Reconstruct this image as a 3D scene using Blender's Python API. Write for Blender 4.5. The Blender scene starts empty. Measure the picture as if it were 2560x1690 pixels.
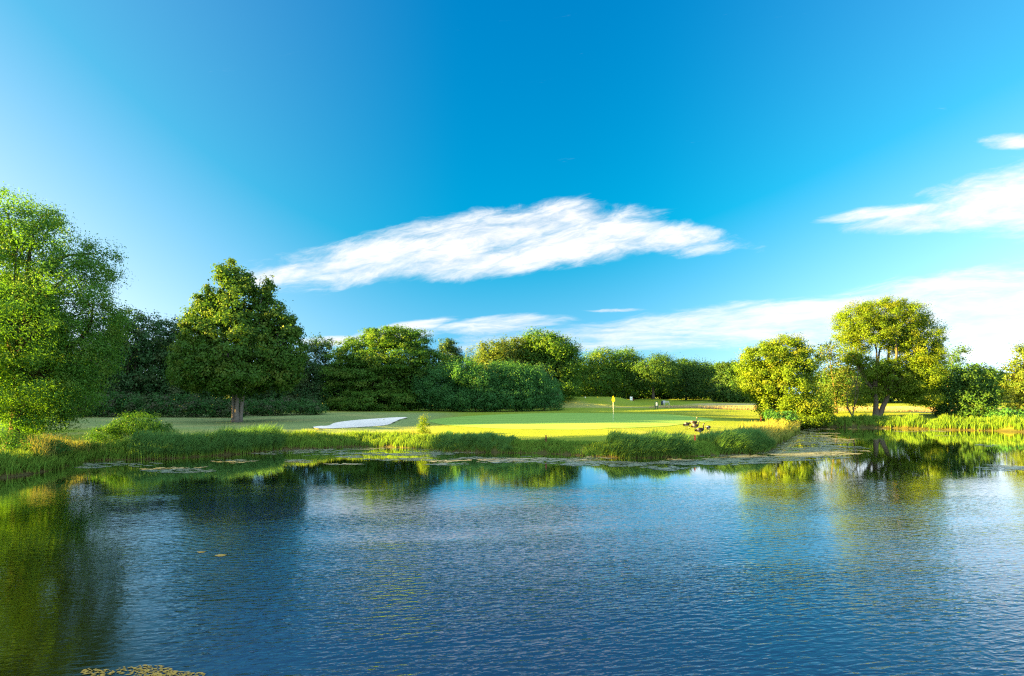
import bpy, math, random
import numpy as np
from mathutils import Vector, noise as mnoise

rng = np.random.default_rng(7)
random.seed(7)
sc = bpy.context.scene
col = sc.collection
F, CX, HY, CZ = 1422.0, 1280.0, 985.0, 3.4       # focal length in photo pixels, centre, horizon row, eye height

# ------------------------------------------------------------------ helpers
def X(px, d): return (px - CX) / F * d
def Z(py, d): return CZ - (py - HY) / F * d
def W0(px, py):                                    # photo pixel -> point on the water plane
    d = F * CZ / (py - HY)
    return np.array([X(px, d), d])

def ss(a, b, x):
    t = np.clip((x - a) / (b - a), 0, 1)
    return t * t * (3 - 2 * t)

def tag(o, label=None, cat=None, group=None, kind=None):
    if label: o['label'] = label
    if cat: o['category'] = cat
    if group: o['group'] = group
    if kind: o['kind'] = kind
    return o

def empty(name, loc):
    o = bpy.data.objects.new(name, None)
    o.location = loc
    o.empty_display_size = 0.3
    col.objects.link(o)
    return o

def link(name, me, mats, parent=None, loc=None):
    o = bpy.data.objects.new(name, me)
    for m in (mats if isinstance(mats, (list, tuple)) else [mats]):
        me.materials.append(m)
    col.objects.link(o)
    if parent: o.parent = parent
    if loc is not None: o.location = loc
    return o

def mesh_quads(name, V, Q, attrs=None, smooth=False):
    """fast mesh from numpy arrays; Q is (m,4); attrs: per-vertex float arrays"""
    me = bpy.data.meshes.new(name)
    nv, nf = len(V), len(Q)
    me.vertices.add(nv)
    me.vertices.foreach_set('co', np.ascontiguousarray(V, dtype=np.float32).ravel())
    me.loops.add(nf * 4)
    me.loops.foreach_set('vertex_index', np.ascontiguousarray(Q, dtype=np.int32).ravel())
    me.polygons.add(nf)
    me.polygons.foreach_set('loop_start', np.arange(0, nf * 4, 4, dtype=np.int32))
    me.polygons.foreach_set('loop_total', np.full(nf, 4, dtype=np.int32))
    if smooth:
        me.polygons.foreach_set('use_smooth', np.ones(nf, dtype=bool))
    me.update(calc_edges=True)
    for k, a in (attrs or {}).items():
        at = me.attributes.new(k, 'FLOAT', 'POINT')
        at.data.foreach_set('value', np.ascontiguousarray(a, dtype=np.float32))
    return me

class MB:
    """small mesh builder for hand-made things"""
    def __init__(self): self.v, self.f, self.m = [], [], []
    def add(self, v, f, mat=0):
        b = len(self.v)
        self.v += [tuple(p) for p in v]
        self.f += [tuple(i + b for i in q) for q in f]
        self.m += [mat] * len(f)
    def box(self, c, s, mat=0, taper=1.0):
        x, y, z = c; a, b, h = s[0] / 2, s[1] / 2, s[2] / 2
        t = taper
        v = [(x - a, y - b, z - h), (x + a, y - b, z - h), (x + a, y + b, z - h), (x - a, y + b, z - h),
             (x - a * t, y - b * t, z + h), (x + a * t, y - b * t, z + h), (x + a * t, y + b * t, z + h), (x - a * t, y + b * t, z + h)]
        self.add(v, [(0, 3, 2, 1), (4, 5, 6, 7), (0, 1, 5, 4), (1, 2, 6, 5), (2, 3, 7, 6), (3, 0, 4, 7)], mat)
    def tube(self, pts, rad, n=8, mat=0, mats=None, flat=None):
        pts = [Vector(p) for p in pts]
        rings = []
        up = Vector((0, 0, 1))
        prev = None
        for i, p in enumerate(pts):
            t = (pts[min(i + 1, len(pts) - 1)] - pts[max(i - 1, 0)])
            t.normalize()
            if prev is None:
                a = t.cross(Vector((0.0, 1.0, 0.0)) if abs(t.y) < 0.9 else Vector((1, 0, 0)))
            else:
                a = prev - t * prev.dot(t)
            a.normalize(); prev = a
            b = t.cross(a)
            r = rad[i]
            ra, rb = r if isinstance(r, (tuple, list)) else (r, r)
            rings.append([p + a * (math.cos(2 * math.pi * k / n) * ra) + b * (math.sin(2 * math.pi * k / n) * rb) for k in range(n)])
        b0 = len(self.v)
        for r in rings: self.v += [tuple(q) for q in r]
        for i in range(len(rings) - 1):
            for k in range(n):
                k2 = (k + 1) % n
                self.f.append((b0 + i * n + k, b0 + i * n + k2, b0 + (i + 1) * n + k2, b0 + (i + 1) * n + k))
                self.m.append(mats[i] if mats else mat)
        self.f.append(tuple(b0 + k for k in reversed(range(n)))); self.m.append(mats[0] if mats else mat)
        e = b0 + (len(rings) - 1) * n
        self.f.append(tuple(e + k for k in range(n))); self.m.append(mats[-1] if mats else mat)
    def build(self, name, mats, parent=None, loc=None, smooth=False):
        me = bpy.data.meshes.new(name)
        me.from_pydata(self.v, [], self.f)
        me.polygons.foreach_set('material_index', self.m)
        if smooth:
            me.polygons.foreach_set('use_smooth', [True] * len(self.f))
        me.update()
        return link(name, me, mats, parent, loc)

class NT:
    """tiny node-tree DSL"""
    def __init__(self, tree): self.t = tree; self.n = tree.nodes; self.l = tree.links
    def put(self, sock, v):
        if v is None: return
        if isinstance(v, bpy.types.NodeSocket): self.l.new(v, sock)
        else: sock.default_value = v
    def m(self, op, a, b=None, c=None, clamp=False):
        n = self.n.new('ShaderNodeMath'); n.operation = op; n.use_clamp = clamp
        for s, v in zip(n.inputs, (a, b, c)): self.put(s, v)
        return n.outputs[0]
    def vm(self, op, a, b=None):
        n = self.n.new('ShaderNodeVectorMath'); n.operation = op
        self.put(n.inputs[0], a); self.put(n.inputs[1], b)
        return n.outputs[0]
    def mix(self, f, a, b, bl='MIX'):
        n = self.n.new('ShaderNodeMix'); n.data_type = 'RGBA'; n.blend_type = bl
        self.put(n.inputs[0], f)
        for i, v in ((6, a), (7, b)):
            if isinstance(v, tuple) and len(v) == 3: v = v + (1,)
            self.put(n.inputs[i], v)
        return n.outputs[2]
    def noise(self, vec, scale, detail=3, rough=0.5, dist=0.0, out='Fac'):
        n = self.n.new('ShaderNodeTexNoise')
        self.put(n.inputs['Vector'], vec); n.inputs['Scale'].default_value = scale
        n.inputs['Detail'].default_value = detail; n.inputs['Roughness'].default_value = rough
        n.inputs['Distortion'].default_value = dist
        return n.outputs[out]
    def comb(self, x, y, z=0.0):
        n = self.n.new('ShaderNodeCombineXYZ')
        for s, v in zip(n.inputs, (x, y, z)): self.put(s, v)
        return n.outputs[0]
    def sep(self, v):
        n = self.n.new('ShaderNodeSeparateXYZ'); self.put(n.inputs[0], v)
        return n.outputs
    def sstep(self, a, b, x):
        n = self.n.new('ShaderNodeMapRange'); n.interpolation_type = 'SMOOTHSTEP'
        self.put(n.inputs['Value'], x)
        self.put(n.inputs['From Min'], a); self.put(n.inputs['From Max'], b)
        return n.outputs['Result']
    def attr(self, name):
        n = self.n.new('ShaderNodeAttribute'); n.attribute_name = name
        return n.outputs['Fac']
    def pos(self):
        return self.n.new('ShaderNodeNewGeometry').outputs['Position']

def new_mat(name):
    m = bpy.data.materials.new(name); m.use_nodes = True
    t = m.node_tree
    for n in list(t.nodes): t.nodes.remove(n)
    out = t.nodes.new('ShaderNodeOutputMaterial')
    return m, NT(t), out

def principled(N, color, rough=0.6, spec=0.3, **kw):
    n = N.n.new('ShaderNodeBsdfPrincipled')
    if isinstance(color, tuple) and len(color) == 3: color = color + (1,)
    N.put(n.inputs['Base Color'], color); N.put(n.inputs['Roughness'], rough)
    n.inputs['Specular IOR Level'].default_value = spec
    for k, v in kw.items(): N.put(n.inputs[k], v)
    return n

def simple_mat(name, c, rough=0.5, spec=0.3, var=0.15, scale=6.0):
    m, N, out = new_mat(name)
    tc = N.n.new('ShaderNodeTexCoord').outputs['Object']
    f = N.noise(tc, scale, 4)
    cc = N.mix(f, tuple(x * (1 - var) for x in c), tuple(min(1, x * (1 + var)) for x in c))
    p = principled(N, cc, rough, spec)
    N.l.new(p.outputs[0], out.inputs[0])
    return m

def leaf_mat(name, a, b, c=None, trans=0.35, tcol=None, k=0.85):
    """a..b mixed per leaf, c = tint of some clumps"""
    a, b = tuple(x * k for x in a), tuple(x * k for x in b)
    if c: c = tuple(x * k for x in c)
    a, b = (a[0] * 0.82, a[1] * 1.25, a[2]), (b[0] * 0.86, b[1] * 1.2, b[2] * 0.9)
    if c: c = (c[0] * 0.88, c[1] * 1.12, c[2])
    m, N, out = new_mat(name)
    f = N.attr('leaf'); g = N.attr('clump')
    cc = N.mix(N.m('MULTIPLY_ADD', f, 0.7, 0.15), a, b)
    if c: cc = N.mix(N.sstep(0.55, 1.0, g), cc, c)
    d = N.n.new('ShaderNodeBsdfDiffuse'); N.put(d.inputs[0], cc)
    tr = N.n.new('ShaderNodeBsdfTranslucent')
    tt = N.mix(0.6, cc, tcol or (b[0] * 1.45, b[1] * 1.6, b[2] * 0.4))
    N.put(tr.inputs[0], tt)
    gl = N.n.new('ShaderNodeBsdfGlossy'); gl.inputs['Roughness'].default_value = 0.45
    gl.inputs[0].default_value = (0.9, 0.95, 1, 1)
    s1 = N.n.new('ShaderNodeMixShader'); s1.inputs[0].default_value = trans
    N.l.new(d.outputs[0], s1.inputs[1]); N.l.new(tr.outputs[0], s1.inputs[2])
    s2 = N.n.new('ShaderNodeMixShader'); s2.inputs[0].default_value = 0.006
    N.l.new(s1.outputs[0], s2.inputs[1]); N.l.new(gl.outputs[0], s2.inputs[2])
    N.l.new(s2.outputs[0], out.inputs[0])
    return m

# ------------------------------------------------------------------ camera
cam = bpy.data.cameras.new('camera'); cam.lens = 20.0; cam.sensor_width = 36.0
cam.shift_y = 140.0 / 2560.0; cam.clip_start = 0.1; cam.clip_end = 6000
co = bpy.data.objects.new('camera', cam); co.location = (0, 0, CZ); co.rotation_euler = (math.radians(90), 0, 0)
col.objects.link(co); sc.camera = co

# ------------------------------------------------------------------ sun and sky
SUN_AZ, SUN_EL = math.radians(-100.0), math.radians(12.0)     # azimuth from +Y, clockwise
sd_ = Vector((math.sin(SUN_AZ) * math.cos(SUN_EL), math.cos(SUN_AZ) * math.cos(SUN_EL), math.sin(SUN_EL)))
sl = bpy.data.lights.new('sun', 'SUN'); sl.energy = 5.0; sl.angle = math.radians(0.5); sl.color = (1.0, 0.61, 0.10)
so = bpy.data.objects.new('sun', sl); so.rotation_euler = (-sd_).to_track_quat('-Z', 'Y').to_euler(); so.location = (-80, -10, 40)
col.objects.link(so)

world = bpy.data.worlds.new('World'); sc.world = world; world.use_nodes = True
wt = world.node_tree
for n in list(wt.nodes): wt.nodes.remove(n)
N = NT(wt)
wout = wt.nodes.new('ShaderNodeOutputWorld'); bg = wt.nodes.new('ShaderNodeBackground')
N.l.new(bg.outputs[0], wout.inputs[0])
sky = wt.nodes.new('ShaderNodeTexSky'); sky.sky_type = 'NISHITA'; sky.sun_disc = False
sky.sun_elevation = SUN_EL; sky.sun_rotation = SUN_AZ
sky.air_density = 1.0; sky.dust_density = 0.6; sky.ozone_density = 4.0
gen = wt.nodes.new('ShaderNodeTexCoord').outputs['Generated']
dx, dy, dz = N.sep(gen)
N.l.new(N.comb(dx, dy, N.m('MULTIPLY_ADD', dz, 0.78, 0.28)), sky.inputs['Vector'])
yy = N.m('MAXIMUM', dy, 0.04)
U = N.m('MULTIPLY_ADD', N.m('DIVIDE', dx, yy), 14.22, 12.80)       # sky coordinates, hundreds
V = N.m('MULTIPLY_ADD', N.m('DIVIDE', dz, yy), -14.22, 9.85)
uv = N.comb(U, V)
# deepen the blue: per-channel curve on the sky colour (values below are display-linear, then divided by the exposure scale)
EXPO, BGS, FILL_CLOUD = 3.9, 0.05, 3.0
KD = 1.0 / (BGS * 2 ** EXPO)
r, g, b = N.sep(sky.outputs[0])
g1 = N.m('MULTIPLY', N.m('POWER', g, 1.05), 0.92)
rr_ = N.m('MULTIPLY', N.m('POWER', r, 1.75), 0.34)
bb_ = N.m('MULTIPLY', N.m('POWER', b, 0.8), 1.5 * 0.2018 * 1.40)
gg_ = N.m('MULTIPLY', N.m('POWER', g1, 1.65), 1.52 * 0.2018)
gg_ = N.m('MULTIPLY', N.m('POWER', gg_, 0.92), 1.335)
gg_ = N.m('MINIMUM', gg_, N.m('MULTIPLY', bb_, 0.97))
rr_ = N.m('MULTIPLY', N.m('MAXIMUM', N.m('SUBTRACT', rr_, 0.100), 0.0), 18 * 0.2018)
rr_ = N.m('MINIMUM', rr_, N.m('MULTIPLY', gg_, 0.92))
bb_ = N.m('MULTIPLY_ADD', rr_, 0.38, bb_)
skyc = N.vm('MULTIPLY', N.comb(rr_, gg_, bb_), (KD, KD, KD))
tl_ = N.sstep(-0.05, -0.72, dx)                                 # and the pale glow on the side of the sun
tr_ = N.sstep(0.06, 0.80, dx)                                  # sky colour made brighter towards the right
skyc = N.vm('ADD', N.vm('MULTIPLY', skyc, N.comb(N.m('ADD', N.m('MULTIPLY_ADD', tr_, 0.4, 1.0), N.m('MULTIPLY', tl_, 0.5)), N.m('ADD', N.m('MULTIPLY_ADD', tr_, 0.40, 1.0), N.m('MULTIPLY', tl_, 0.26)), N.m('ADD', N.m('MULTIPLY_ADD', tr_, 0.34, 1.0), N.m('MULTIPLY', tl_, 0.12)))),
            N.comb(N.m('MULTIPLY', N.m('ADD', N.m('MULTIPLY', N.m('MULTIPLY', tr_, tr_), 0.11), N.m('MULTIPLY', tl_, 0.12)), KD), 0.0, 0.0))

def cloud(ells, warp, amp, lo, hi, tilt, streak):
    # domain warp
    w = N.noise(N.vm('MULTIPLY', uv, (0.5, 1.0, 1.0)), 1.1, 4, 0.55, out='Color')
    w = N.vm('MULTIPLY', N.vm('SUBTRACT', w, (0.5, 0.5, 0.5)), (warp, warp * 0.45, 0))
    p = N.vm('ADD', uv, w)
    pu, pv, _ = N.sep(p)
    best = None
    for (cx, cy, a, bb, ang) in ells:
        ca, sa = math.cos(math.radians(ang)), math.sin(math.radians(ang))
        du = N.m('SUBTRACT', pu, cx / 100); dv = N.m('SUBTRACT', pv, cy / 100)
        e1 = N.m('MULTIPLY', N.m('SUBTRACT', N.m('MULTIPLY', du, ca), N.m('MULTIPLY', dv, sa)), 100 / a)
        e2 = N.m('MULTIPLY', N.m('ADD', N.m('MULTIPLY', du, sa), N.m('MULTIPLY', dv, ca)), 100 / bb)
        fld = N.m('SUBTRACT', 1.0, N.m('ADD', N.m('MULTIPLY', e1, e1), N.m('MULTIPLY', e2, e2)))
        best = fld if best is None else N.m('SMOOTH_MAX', best, fld, 0.35)
    ca, sa = math.cos(math.radians(tilt)), math.sin(math.radians(tilt))
    s1 = N.m('ADD', N.m('MULTIPLY', pu, ca), N.m('MULTIPLY', pv, -sa))
    s2 = N.m('ADD', N.m('MULTIPLY', pu, sa), N.m('MULTIPLY', pv, ca))
    nz = N.noise(N.comb(N.m('MULTIPLY', s1, streak), N.m('MULTIPLY', s2, 1.6), 0.0), 1.0, 10, 0.66, 0.5)
    nz = N.m('SUBTRACT', nz, 0.5)
    nf = N.noise(N.comb(N.m('MULTIPLY', s1, streak * 3.2), N.m('MULTIPLY', s2, 4.5), 3.0), 1.0, 6, 0.68, 0.6)
    nf = N.m('SUBTRACT', nf, 0.5)
    best = N.m('MAXIMUM', best, -1.6)
    body = N.m('MULTIPLY_ADD', nf, amp * 0.34, N.m('MULTIPLY_ADD', nz, amp, best))
    thin = N.m('MULTIPLY_ADD', N.m('ADD', nz, nf), 0.5, 0.95, clamp=True)
    return N.m('MULTIPLY', N.sstep(lo, hi, body), thin), N.m('MULTIPLY_ADD', nf, 0.6, nz)

c1, n1 = cloud([(1430, 612, 250, 40, 4), (725, 684, 110, 24, 12), (1010, 640, 330, 50, 8), (1290, 580, 300, 56, 5), (1430, 540, 110, 34, -2), (1630, 592, 190, 34, -4),
                (830, 672, 190, 32, 6), (1150, 655, 260, 38, 3)], 0.65, 3.8, -0.85, 1.25, 12, 0.40)
c2, n2 = cloud([(2540, 480, 230, 62, 14), (2420, 545, 240, 30, 4), (2230, 528, 150, 16, 6), (2540, 352, 75, 18, 2), (2640, 520, 200, 70, 5)],
               0.55, 3.6, -0.8, 1.2, 8, 0.36)
c3, n3 = cloud([(2420, 760, 460, 75, 7), (1950, 808, 480, 50, 4), (1560, 838, 330, 36, 3), (2450, 850, 420, 60, 0),
                (1290, 812, 150, 20, 4), (1000, 820, 110, 14, 10), (900, 850, 160, 14, 4), (1535, 777, 70, 4, 0)], 0.6, 5.0, -0.8, 1.3, 4, 0.24)
cm = N.m('MAXIMUM', N.m('MULTIPLY', c1, 0.98), N.m('MAXIMUM', N.m('MULTIPLY', c2, 0.97), N.m('MULTIPLY', c3, 0.84)))
cm = N.m('MULTIPLY', cm, N.sstep(0.03, 0.12, dy))
# unseen bright cloud added overhead, behind and beside the viewer to fill the shade
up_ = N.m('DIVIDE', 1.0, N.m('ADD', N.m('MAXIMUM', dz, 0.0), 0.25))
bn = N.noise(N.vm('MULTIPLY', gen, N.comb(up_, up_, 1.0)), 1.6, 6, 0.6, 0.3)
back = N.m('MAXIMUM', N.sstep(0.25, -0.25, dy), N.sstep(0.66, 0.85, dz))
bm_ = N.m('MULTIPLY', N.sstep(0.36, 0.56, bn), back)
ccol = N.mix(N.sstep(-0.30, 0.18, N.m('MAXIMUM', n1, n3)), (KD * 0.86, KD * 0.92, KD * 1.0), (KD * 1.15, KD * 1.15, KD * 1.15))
final = N.mix(bm_, skyc, (KD * FILL_CLOUD * 0.82, KD * FILL_CLOUD * 0.96, KD * FILL_CLOUD * 1.06))
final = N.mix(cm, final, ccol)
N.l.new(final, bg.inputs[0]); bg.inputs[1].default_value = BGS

sc.view_settings.view_transform = 'Standard'; sc.view_settings.look = 'None'
sc.view_settings.exposure = EXPO; sc.view_settings.gamma = 1.0
sc.cycles.max_bounces = 8; sc.cycles.diffuse_bounces = 3; sc.cycles.glossy_bounces = 3
sc.cycles.transmission_bounces = 4; sc.cycles.transparent_max_bounces = 4
sc.cycles.use_denoising = False
sc.cycles.use_adaptive_sampling = False
sc.cycles.filter_width = 1.25; sc.cycles.sample_clamp_indirect = 6.0
sc.cycles.caustics_reflective = False; sc.cycles.caustics_refractive = False

# ------------------------------------------------------------------ pond outline and terrain
shore_px = [(0, 1195), (128, 1175), (214, 1153), (316, 1149), (408, 1147), (510, 1141), (612, 1134), (714, 1124), (800, 1121),
            (868, 1117), (953, 1117), (1070, 1122), (1138, 1129), (1273, 1132), (1374, 1134), (1502, 1142), (1603, 1145),
            (1738, 1140), (1805, 1137), (1889, 1133), (1933, 1122), (1947, 1110), (1974, 1097), (1994, 1080), (2007, 1067.5),
            (2086, 1068), (2213, 1070), (2351, 1074), (2489, 1077), (2560, 1080)]
pts = [W0(*p) for p in shore_px]
n_shore = len(pts)
pts += [np.array(p) for p in ((60, 46), (72, 38), (78, 22), (66, 6), (25, 3.2), (-12, 3.6), (-24, 8), (-27, 15), (-24, 20.5))]
P0 = np.array(pts)
def catmull(P, k, closed=True):
    out = []; n = len(P)
    for i in range(n if closed else n - 1):
        if closed: p0, p1, p2, p3 = P[(i - 1) % n], P[i], P[(i + 1) % n], P[(i + 2) % n]
        else: p0, p1, p2, p3 = P[max(i - 1, 0)], P[i], P[i + 1], P[min(i + 2, n - 1)]
        for j in range(k):
            t = j / k
            out.append(0.5 * ((2 * p1) + (-p0 + p2) * t + (2 * p0 - 5 * p1 + 4 * p2 - p3) * t * t + (-p0 + 3 * p1 - 3 * p2 + p3) * t ** 3))
    if not closed: out.append(P[-1])
    return np.array(out)
POND = catmull(P0, 4)
POND = POND + rng.normal(0, 0.06, POND.shape)

def sdist(x, y, P=None):
    """signed distance to the pond outline (or outline P), positive outside"""
    x = np.asarray(x, float); y = np.asarray(y, float)
    shp = x.shape; x = x.ravel(); y = y.ravel()
    d2 = np.full(x.shape, 1e12); inside = np.zeros(x.shape, bool)
    A = POND if P is None else P; Bv = np.roll(A, -1, 0); E = Bv - A; LL = (E ** 2).sum(1) + 1e-12
    for k in range(0, len(x), 2048):
        xx = x[k:k + 2048, None]; yv = y[k:k + 2048, None]
        t = np.clip(((xx - A[:, 0]) * E[:, 0] + (yv - A[:, 1]) * E[:, 1]) / LL, 0, 1)
        d2[k:k + 2048] = ((xx - A[:, 0] - t * E[:, 0]) ** 2 + (yv - A[:, 1] - t * E[:, 1]) ** 2).min(1)
        c = ((A[:, 1] > yv) != (Bv[:, 1] > yv)) & (xx < E[:, 0] * (yv - A[:, 1]) / (E[:, 1] + 1e-12) + A[:, 0])
        inside[k:k + 2048] = c.sum(1) % 2 == 1
    d = np.sqrt(d2)
    return np.where(inside, -d, d).reshape(shp)

BUNKER = None
def terrain(x, y, sd=None):
    x = np.asarray(x, float); y = np.asarray(y, float)
    if sd is None: sd = sdist(x, y)
    land = 0.05 + 0.45 * ss(0, 0.9, sd) + 0.38 * ss(0.9, 14, sd)
    land = land + 0.3 * ss(48, 76, y) + 0.95 * ss(82, 150, y)
    u = np.sqrt(((x - 11) / 14.0) ** 2 + ((y - 109) / 13.0) ** 2)
    land = land + 1.25 * ss(1.05, 0.6, u)
    land = land + 0.30 * np.exp(-((y - 78) / 4.0) ** 2) * ss(2, 9, x) * ss(31, 22, x)
    land = land + 0.16 * np.exp(-(((x + 4) / 9) ** 2 + ((y - 43) / 4.5) ** 2)) * ss(2, 8, sd)
    land = land + 0.5 * np.exp(-(((x - 31) / 5) ** 2 + ((y - 126) / 5) ** 2))
    land = land + (0.04 * np.sin(x * 0.31 + 1.3 * np.sin(y * 0.13)) + 0.03 * np.sin(y * 0.23 + x * 0.11)) * ss(2, 8, sd)
    land = land + 1.0 * ss(4.0, 0.5, y) * ss(-60, -20, x) * ss(70, 40, x)
    if BUNKER is not None:                                   # the bunker is a shallow bowl under a low turf lip
        bb = (x > BUNKER[:, 0].min() - 2) & (x < BUNKER[:, 0].max() + 2) & (y > BUNKER[:, 1].min() - 2) & (y < BUNKER[:, 1].max() + 2)
        if bb.any():
            land = np.array(land); db = sdist(x[bb], y[bb], BUNKER)
            land[bb] += 0.12 * np.exp(-(np.maximum(db, 0) / 0.7) ** 2) * (db > -0.05) - 0.22 * ss(0.0, 0.8, -db)
    wat = -0.12 - 1.3 * ss(0, 7, -sd)
    k = ss(-0.25, 0.1, sd)
    return wat * (1 - k) + land * k

def T(x, y): return float(terrain(np.array([x]), np.array([y]))[0])

def G(px, py, dmin=20.0, dmax=400.0):
    """photo pixel -> point on the terrain (first hit of the sight line)"""
    d = np.concatenate([np.arange(dmin, 60, 0.05), np.arange(60, dmax, 0.2)])
    z = terrain(X(px, d), d)
    ray = Z(py, d)
    k = np.argmax(ray <= z)
    return np.array([X(px, d[k]), d[k], z[k]])

# ------------------------------------------------------------------ ground
bunker_poly = [G(*q)[:2] for q in [(782, 1072.3), (800, 1069.8), (822, 1068.5), (836, 1062), (860, 1057.5), (901, 1053), (950, 1049.5), (989, 1047), (1018, 1047),
                                   (1000, 1052), (985, 1059), (965, 1067), (901, 1072), (830, 1075.5), (795, 1075.5)]]
BUNKER = catmull(np.array(bunker_poly), 6)
def axis(parts):
    out = [parts[0][0]]
    for a, b, s in parts:
        n = max(1, int(round((b - a) / s)))
        out += list(a + (b - a) * (np.arange(n) + 1) / n)
    return np.array(out)
gx = axis([(-1500, -300, 150), (-300, -80, 12), (-80, -45, 2), (-45, 62, 0.4), (62, 100, 1.5), (100, 300, 12), (300, 1500, 150)])
gy = axis([(-200, -20, 20), (-20, 2, 2), (2, 20, 1.0), (20, 82, 0.4), (82, 160, 1.2), (160, 400, 15), (400, 2500, 150)])
GX, GY = np.meshgrid(gx, gy)
SD = sdist(GX.ravel(), GY.ravel())
GZ = terrain(GX.ravel(), GY.ravel(), SD)
nx, ny = len(gx), len(gy)
idx = np.arange(nx * ny).reshape(ny, nx)
Q = np.stack([idx[:-1, :-1], idx[:-1, 1:], idx[1:, 1:], idx[1:, :-1]], -1).reshape(-1, 4)
fx, fy = GX.ravel(), GY.ravel()
def blob(px, py, rx, ry, d):                       # soft world-space ellipse placed on the land
    return np.exp(-(((fx - px) / rx) ** 2 + ((fy - py) / ry) ** 2) ** 1.5)
nzv = np.array([mnoise.noise((a * 0.25, b * 0.25, 0)) for a, b in zip(fx, fy)])
# dry straw-coloured rough
dry = np.zeros_like(fx)
dry = np.maximum(dry, ss(1.0, 0.7, np.sqrt(((fx - 32) / 15) ** 2 + ((fy - 84) / 5.5) ** 2) + 0.25 * nzv))
dry = np.maximum(dry, 0.8 * ss(1.0, 0.7, np.sqrt(((fx - 44) / 13) ** 2 + ((fy - 106) / 8) ** 2) + 0.3 * nzv))
dry = np.maximum(dry, 0.95 * ss(1.0, 0.7, np.sqrt(((fx - 60) / 26) ** 2 + ((fy - 84) / 15) ** 2) + 0.3 * nzv))
dry = np.maximum(dry, 0.45 * ss(1.0, 0.75, np.sqrt(((fx - 11) / 13) ** 2 + ((fy - 94) / 6.0) ** 2) + 0.25 * nzv) * ss(102, 96, fy))
dry = np.maximum(dry, 0.28 * ss(0.1, 0.6, nzv + 0.2) * ss(-8, -18, fx))
dry = np.maximum(dry, 0.42 * ss(0.0, 0.5, nzv + 0.1) * ss(4.5, 1.0, SD) * ss(30, 24, fx))
dry = np.maximum(dry, 0.5 * ss(3, 0.5, np.abs(fy - 40.5)) * ss(3, 12, fx) * ss(0.1, 0.45, nzv + 0.1))
mud = ss(0.8, 0.2, SD)
fair = np.maximum(ss(-4, -10, fx) * ss(38, 43, fy) * ss(72, 66, fy), 0)     # dull mown grass on the left
fair = fair * (1 - dry)
ground_me = mesh_quads('ground', np.stack([fx, fy, GZ], -1), Q, {'dry': dry, 'mud': mud, 'fair': fair}, smooth=True)

gm, N, out = new_mat('turf')
p = N.pos(); px_, py_, pz_ = N.sep(p)
n_big = N.noise(p, 0.22, 4, 0.6); n_mid = N.noise(p, 1.6, 4, 0.6); n_fin = N.noise(N.vm('MULTIPLY', p, (9, 5, 9)), 1.0, 3, 0.7)
base = N.mix(n_mid, (0.130, 0.200, 0.018), (0.215, 0.275, 0.026))
fairc = N.mix(N.noise(N.vm('MULTIPLY', p, (0.12, 1.3, 1)), 1.0, 3, 0.6), (0.125, 0.195, 0.065), (0.225, 0.285, 0.115))
base = N.mix(N.attr('fair'), base, fairc)
base = N.mix(N.m('MULTIPLY', N.sstep(0.5, 0.75, n_big), 0.35), base, (0.19, 0.19, 0.07))
dryc = N.mix(n_mid, (0.30, 0.25, 0.12), (0.52, 0.44, 0.25))
base = N.mix(N.m('MULTIPLY', N.attr('dry'), N.m('MULTIPLY_ADD', n_fin, 0.8, 0.55, clamp=True)), base, dryc)
base = N.mix(N.m('MULTIPLY', N.attr('mud'), 0.9), base, (0.045, 0.034, 0.020))
base = N.mix(N.m('MULTIPLY', N.m('SUBTRACT', n_fin, 0.35, clamp=True), 0.55), base, (0.04, 0.08, 0.015))
bp = N.n.new('ShaderNodeBump'); bp.inputs['Strength'].default_value = 0.8; bp.inputs['Distance'].default_value = 0.05
N.put(bp.inputs['Height'], N.m('ADD', n_fin, N.m('MULTIPLY', n_mid, 0.7)))
pr = principled(N, base, 0.95, 0.05); N.l.new(bp.outputs[0], pr.inputs['Normal'])
N.l.new(pr.outputs[0], out.inputs[0])
ground = link('ground', ground_me, gm)
tag(ground, 'mown golf course turf and dry rough around the pond', 'ground', kind='structure')

def poly_inside(x, y, poly):
    ins = np.zeros(x.shape, bool); n = len(poly)
    for i in range(n):
        ax, ay = poly[i]; bx, by = poly[(i + 1) % n]
        ins ^= ((ay > y) != (by > y)) & (x < (bx - ax) * (y - ay) / (by - ay + 1e-12) + ax)
    return ins

def drape(name, poly, lift, mat, step=0.35, edge=True):
    """sheet that follows the terrain inside a closed outline"""
    poly = catmull(np.array(poly), 8)
    import bmesh
    bm = bmesh.new()
    vs = [bm.verts.new((a, b, 0)) for a, b in poly]
    bm.faces.new(vs)
    lo, hi = poly.min(0), poly.max(0)
    for ax_, nrm in ((0, (1, 0, 0)), (1, (0, 1, 0))):
        for c in np.arange(lo[ax_] + step, hi[ax_], step):
            pt = [0, 0, 0]; pt[ax_] = c
            bmesh.ops.bisect_plane(bm, geom=bm.verts[:] + bm.edges[:] + bm.faces[:], plane_co=pt, plane_no=nrm)
    bm.verts.ensure_lookup_table()
    xy = np.array([(v.co.x, v.co.y) for v in bm.verts])
    z = terrain(xy[:, 0], xy[:, 1]) + lift
    for v, zz in zip(bm.verts, z): v.co.z = zz
    bmesh.ops.recalc_face_normals(bm, faces=bm.faces)
    if sum(f.normal.z for f in bm.faces) < 0: bmesh.ops.reverse_faces(bm, faces=bm.faces)
    me = bpy.data.meshes.new(name); bm.to_mesh(me); bm.free()
    me.polygons.foreach_set('use_smooth', [True] * len(me.polygons))
    return link(name, me, mat)

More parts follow.
